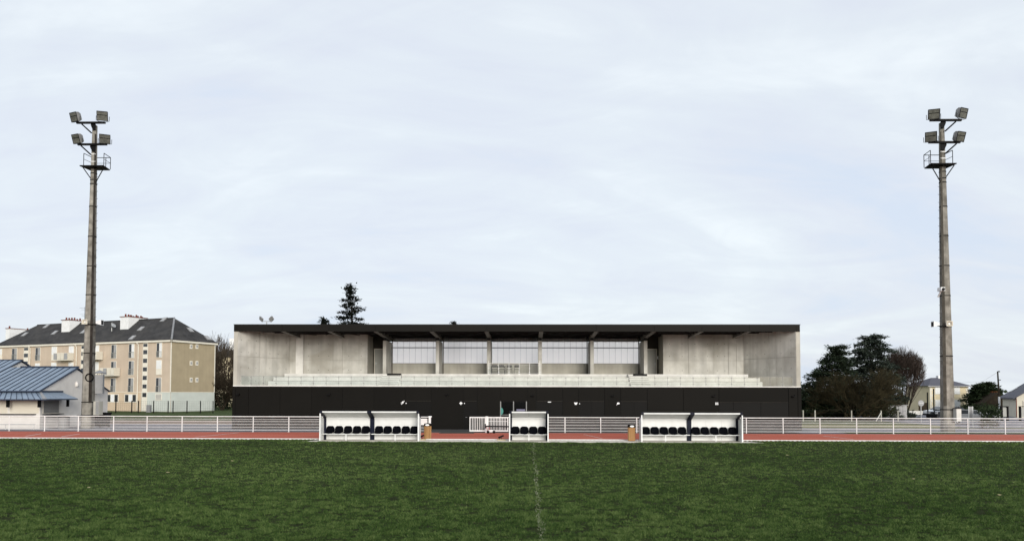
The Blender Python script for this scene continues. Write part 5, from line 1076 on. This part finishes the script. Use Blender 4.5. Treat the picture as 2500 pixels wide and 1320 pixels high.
# ------------------------------------------------------------------ street furniture on the right
p = V((X(2437.5, 106), 106, 0)); t = thing('telegraph_pole', 'thin dark telegraph pole with a pale foot beside the corner bungalow', 'pole', p); zt = Z(2437, 906, 106)
MB().tube([p+V((.15, 0, 0)), p+V((.08, 0, 2.6))], .13, 8).build('foot', M['white'], t); MB().tube([p+V((.08, 0, 2.602)), p+V((-.05, 0, zt))], [.12, .09], 8).build('shaft', M['bark'], t)
MB().box((p.x-.16, 105.8, zt-1.2), (p.x+.25, 105.9, zt-1.1)).box((p.x-.1, 105.8, zt-.1), (p.x+.15, 105.9, zt+.05)).build('insulators', M['steel_dark'], t)
MB().tube([p+V((-.05, 0, zt-.1)), V((X(2400, 140), 140, zt-.8)), V((X(2330, 200), 200, zt-.3))], .012, 3).build('wire', M['steel_dark'], t)
p = V((X(2247.5, 82), 82, 0)); t = thing('road_sign', 'round road sign seen from behind on a grey post', 'sign', p)
MB().tube([p, p+V((0, 0, 2.32))], .04, 8).build('post', M['steel'], t); MB().tube([p+V((0, -.06, 2.0)), p+V((0, -.04, 2.0))], .31, 24).build('disc', M['zinc'], t); MB().box((p.x-.2, p.y-.085, 1.98), (p.x+.2, p.y-.061, 2.03)).build('bracket', M['steel'], t)
D_ = 69.5; t = thing('notice_board', 'narrow grey notice board on two white posts in front of the silver car', 'notice board', (X(2368.5, D_), D_, 0))
for px in (2364, 2373.5): MB().tube([(X(px, D_), D_, 0), (X(px, D_), D_, 1.88)], .035, 8).build('post', M['white_rail'], t)
bxp('board', (X(2364, D_)+.04, D_-.02, .9), (X(2373.5, D_)-.04, D_+.02, 1.86), M['zinc'], t)
a, b = gnd(2164, 1023), gnd(2213, 1023); zt0, zt1 = Z(2164, 992, a.y), Z(2213, 989, a.y)
sh = thing('metal_shed', 'low grey corrugated metal shed at the foot of the bare bushes', 'shed', ((a.x+b.x)/2, a.y+.8, 0))
n = 10; w_ = (b.x-a.x)/n
for i in range(n): bxp('sheet', (a.x+i*w_+.01, a.y+.02*(i % 2), 0), (a.x+(i+1)*w_-.01, a.y+.06, zt0+(zt1-zt0)*i/n), M['zinc'], sh)
MB().prism([(a.x+.02, a.y+.07, 0), (b.x-.02, a.y+.07, 0), (b.x-.02, a.y+.07, zt1-.06), (a.x+.02, a.y+.07, zt0-.06)], (0, 1.6, 0)).build('body', M['steel'], sh)
MB().prism([(a.x-.1, a.y-.1, zt0+.005), (b.x+.12, a.y-.1, zt1+.03), (b.x+.12, a.y-.1, zt1+.08), (a.x-.1, a.y-.1, zt0+.055)], (0, 1.9, 0)).build('roof', M['zinc'], sh)
for px, lb in ((2451, 'dark framed information totem beside the corner bungalow wall'), (2496, 'dark framed information totem in front of the bungalow gable')):
    D_ = 88; x = X(px, D_); t = thing('information_totem', lb, 'totem', (x, D_, 0), 'information totems by the car park')
    for dx in (-.32, .32): bxp('post', (x+dx-.09, D_-.1, 0), (x+dx+.09, D_+.1, 1.55), M['black'], t)
    bxp('panel', (x-.22, D_-.03, .45), (x+.22, D_+.03, 1.45), M['grey_door'], t); bxp('top', (x-.42, D_-.12, 1.552), (x+.42, D_+.12, 1.62), M['black'], t)
for px, top, lb in ((2264, 957, 'thin dark post left against the cream house corner'), (2279, 948, 'tall thin dark post in front of the cream house')):
    D_ = 95; x = X(px, D_); MB().tube([(x, D_, 0), (x, D_, Z(px, top, D_))], .075, 8).box((x-.16, D_-.12, 0), (x+.16, D_+.12, .9 if px > 2270 else .15)).build('lamp_post', M['black'], None, label=lb, cat='post')
# old concrete fence posts before the bushes
t = thing('old_fence', 'old pale fence posts with wires below the brown bushes', 'fence', (X(2060, 84.5), 84.5, 0))
fpx = (1960, 1989, 2078, 2150, 2191)
for px in fpx: x = X(px, 84.5); bxp('post', (x-.05, 84.45, 0), (x+.05, 84.55, 1.2), M['render_w'] if False else M['concrete_low'], t)
for z in (.45, .85, 1.2): MB().tube([(X(1960, 84.5), 84.42, z), (X(2191, 84.5), 84.42, z)], .006, 4).build('wire', M['steel_dark'], t)
MB().tube([(X(2136, 84.5), 84.35, .05), (X(2149, 84.5), 84.35, 1.0)], .05, 5).build('brace', M['concrete_pale'], t)
# low garden wall before the cream house
x0, x1 = X(2215, 112), X(2290, 112); gw = thing('garden_wall', 'low pale garden wall with dark slatted screen before the cream house', 'wall', ((x0+x1)/2, 112, 0)); bxp('wall', (x0, 112, 0), (x1, 112.25, .55), M['concrete_pale'], gw); bxp('screen', (X(2245, 112), 112.3, .0), (X(2266, 112), 112.4, 1.7), M['bark'], gw)
for i, px in enumerate((2417, 2432)): x = X(px, 98); MB().box((x-.15, 97.9, 0), (x+.15, 98.1, 1.05)).box((x-.2, 97.85, 1.051), (x+.2, 98.15, 1.12)).build('bollard', M['white'], None, label=('white bollard close behind the silver car', 'white bollard next to the telegraph pole foot')[i], cat='bollard')
x0, x1 = X(2405, 99), X(2446, 99); bxp('low_wall', (x0, 99, 0), (x1, 99.2, .62), M['white'], None, label='low white garden wall leading to the corner bungalow', cat='wall')

# ------------------------------------------------------------------ cars
def car(label, px, D, ang, paint, s_=1.0):
    x = X(px, D); c = thing('parked_car', label, 'car', (x, D, 0), 'parked cars'); Rz = Matrix.Rotation(ang, 3, 'Z'); O = V((x, D, 0)); P = lambda a, b, z: O+Rz @ V((a*s_, b*s_, z*s_))
    prof = [(-2.0, .30), (-2.05, .55), (-1.98, .86), (-1.30, .98), (1.45, 1.0), (1.92, .92), (2.02, .60), (1.98, .30)]          # front at -x
    secs = []; hw_ = .86
    s = MB(); n = len(prof)
    for b, k_ in ((-hw_, .97), (-hw_*.94, 1.0), (hw_*.94, 1.0), (hw_, .97)):
        for a, z in prof: s.v.append(P(a*(k_ if abs(b) > .84 else 1), b*(1.0 if z < .9 else .95), z))
    for j in range(3):
        for i in range(n-1): q = j*n+i; s.f.append((q, q+n, q+n+1, q+1))
        s.f.append((j*n+n-1, j*n+2*n-1, j*n+n, j*n))
    s.f.append(tuple(range(n))); s.f.append(tuple(range(4*n-1, 3*n-1, -1))); body = s.build('body', M[paint], c, smooth=False)
    cab = [(-1.22, .985), (-.45, 1.40), (.85, 1.46), (1.55, 1.36), (1.86, .985)]; s = MB(); m_ = len(cab)
    for b in (-1, 1):
        for a, z in cab: s.v.append(P(a, b*(.80 if z < 1.1 else .62), z))
    for i in range(m_-1): s.f.append((i, i+m_, i+m_+1, i+1))
    s.f.append(tuple(range(m_-1, -1, -1))); s.f.append(tuple(range(m_, 2*m_))); cabin = s.build('cabin', M[paint], c)
    for b in (-1, 1):
        for w4 in ([(-.95, 1.04), (-.42, 1.34), (.10, 1.38), (.10, 1.04)], [(.18, 1.04), (.18, 1.38), (.82, 1.39), (1.02, 1.04)], [(1.10, 1.05), (.92, 1.37), (1.42, 1.30), (1.62, 1.05)]):
            MB().prism([P(a, b*(.80-(z-.985)*.43+.004), z) for a, z in w4], Rz @ V((0, b*.012, 0))).build('window', M['pane'], cabin)
    MB().prism([P(-1.17, -.66, 1.03), P(-1.17, .66, 1.03), P(-.52, .56, 1.385), P(-.52, -.56, 1.385)], (Rz @ V((-.012, 0, .02)))).build('windscreen', M['pane'], cabin)
    MB().prism([P(1.83, -.64, 1.03), P(1.83, .64, 1.03), P(1.60, .54, 1.33), P(1.60, -.54, 1.33)], (Rz @ V((.014, 0, .008)))).build('rear_window', M['pane'], cabin)
    for a in (-1.28, 1.25):
        for b in (-1, 1):
            wh = MB().tube([P(a, b*.64, .31), P(a, b*.885, .31)], .31*s_, 18).build('wheel', M['tyre'], c)
            s = MB(); ctr = P(a, b*.888, .31)
            for k_ in range(5):
                q = k_*1.257; e = Rz @ V((math.cos(q), 0, math.sin(q))); f_ = Rz @ V((-math.sin(q), 0, math.cos(q))); s.obox(ctr+(e*.11*s_ if True else 0), e*.10*s_, f_*.035*s_, Rz @ V((0, .012*s_, 0)))
            s.build('rim', M['rim'], wh)
    for b in (-.6, .6): MB().obox(P(-2.02, b, .72), Rz @ V((.03, 0, 0)), Rz @ V((0, .17, 0)), V((0, 0, .09))).build('headlight', M['picto'], body); MB().obox(P(1.985, b, .80), Rz @ V((.03, 0, 0)), Rz @ V((0, .14, 0)), V((0, 0, .10))).build('tail_light', M['red'], body)
    for b in (-.93, .93): MB().obox(P(-.85, b, 1.06), Rz @ V((.06, 0, 0)), Rz @ V((0, .08, 0)), V((0, 0, .06))).build('mirror', M[paint], body)
    for a in (-2.06, 2.04): MB().obox(P(a, 0, .42), Rz @ V((.04, 0, 0)), Rz @ V((0, .80, 0)), V((0, 0, .10))).build('bumper', M['steel_dark'], body)
    return c
car('silver hatchback parked behind the narrow notice board', 2369, 77.5, math.radians(150), 'car_silver')
car('black car parked behind the floodlight mast before the cream house', 2312, 94, math.radians(12), 'car_dark')
car('white car with its nose showing behind the black car', 2299, 98.5, math.radians(8), 'car_white')

# floodlight mast behind the stand roof
D_ = 118; c = atY(651, 790, D_); t = thing('small_floodlight_mast', 'pale mast with two small floodlights showing above the grandstand roof', 'floodlight mast', (c.x, D_, 0)); zt = Z(651, 784, D_)
MB().tube([(c.x, D_, 0), (c.x, D_, zt)], [.18, .08], 8).build('shaft', M['steel'], t); xa_, xb_ = X(642, D_), X(660, D_); MB().tube([(xa_, D_, zt), (xb_, D_, zt)], .06, 6).build('cross_arm', M['steel'], t)
for px, sg in ((638, -1), (662.5, 1)):
    q = atY(px, 778.5, D_); MB().obox(q, V((.23, -.08, .20*sg)), V((.08, .09, 0)), V((-.08*sg, -.15, .23))).build('lamp', M['zinc'], t); MB().tube([V((xa_ if sg < 0 else xb_, D_, zt)), q+V((0, 0, -.3))], .04, 5).build('bracket', M['steel'], t)

# far belt of trees that closes the horizon
n = 7000; a_ = rng.uniform(-1, 1, n)*1.25; Rw = rng.uniform(255, 285, n); hw_ = 2.4+.8*np.sin(a_*41)+.6*np.sin(a_*97+1)
C = np.stack((np.sin(a_)*Rw, np.cos(a_)*Rw, rng.random(n)*hw_), 1); Q = needles(C, np.tile(np.array([[0, 0, 1.]]), (n, 1)), 1.6, .7, 3, .8)
wd_ = thing('distant_woods', 'far low belt of trees along the horizon behind the houses', 'woods', (0, 270, 0)); wd_['kind'] = 'stuff'
o = mesh_from_arrays('foliage', Q, 4, M['hedge'], wd_, (0, 270, 0)); o['kind'] = 'stuff'
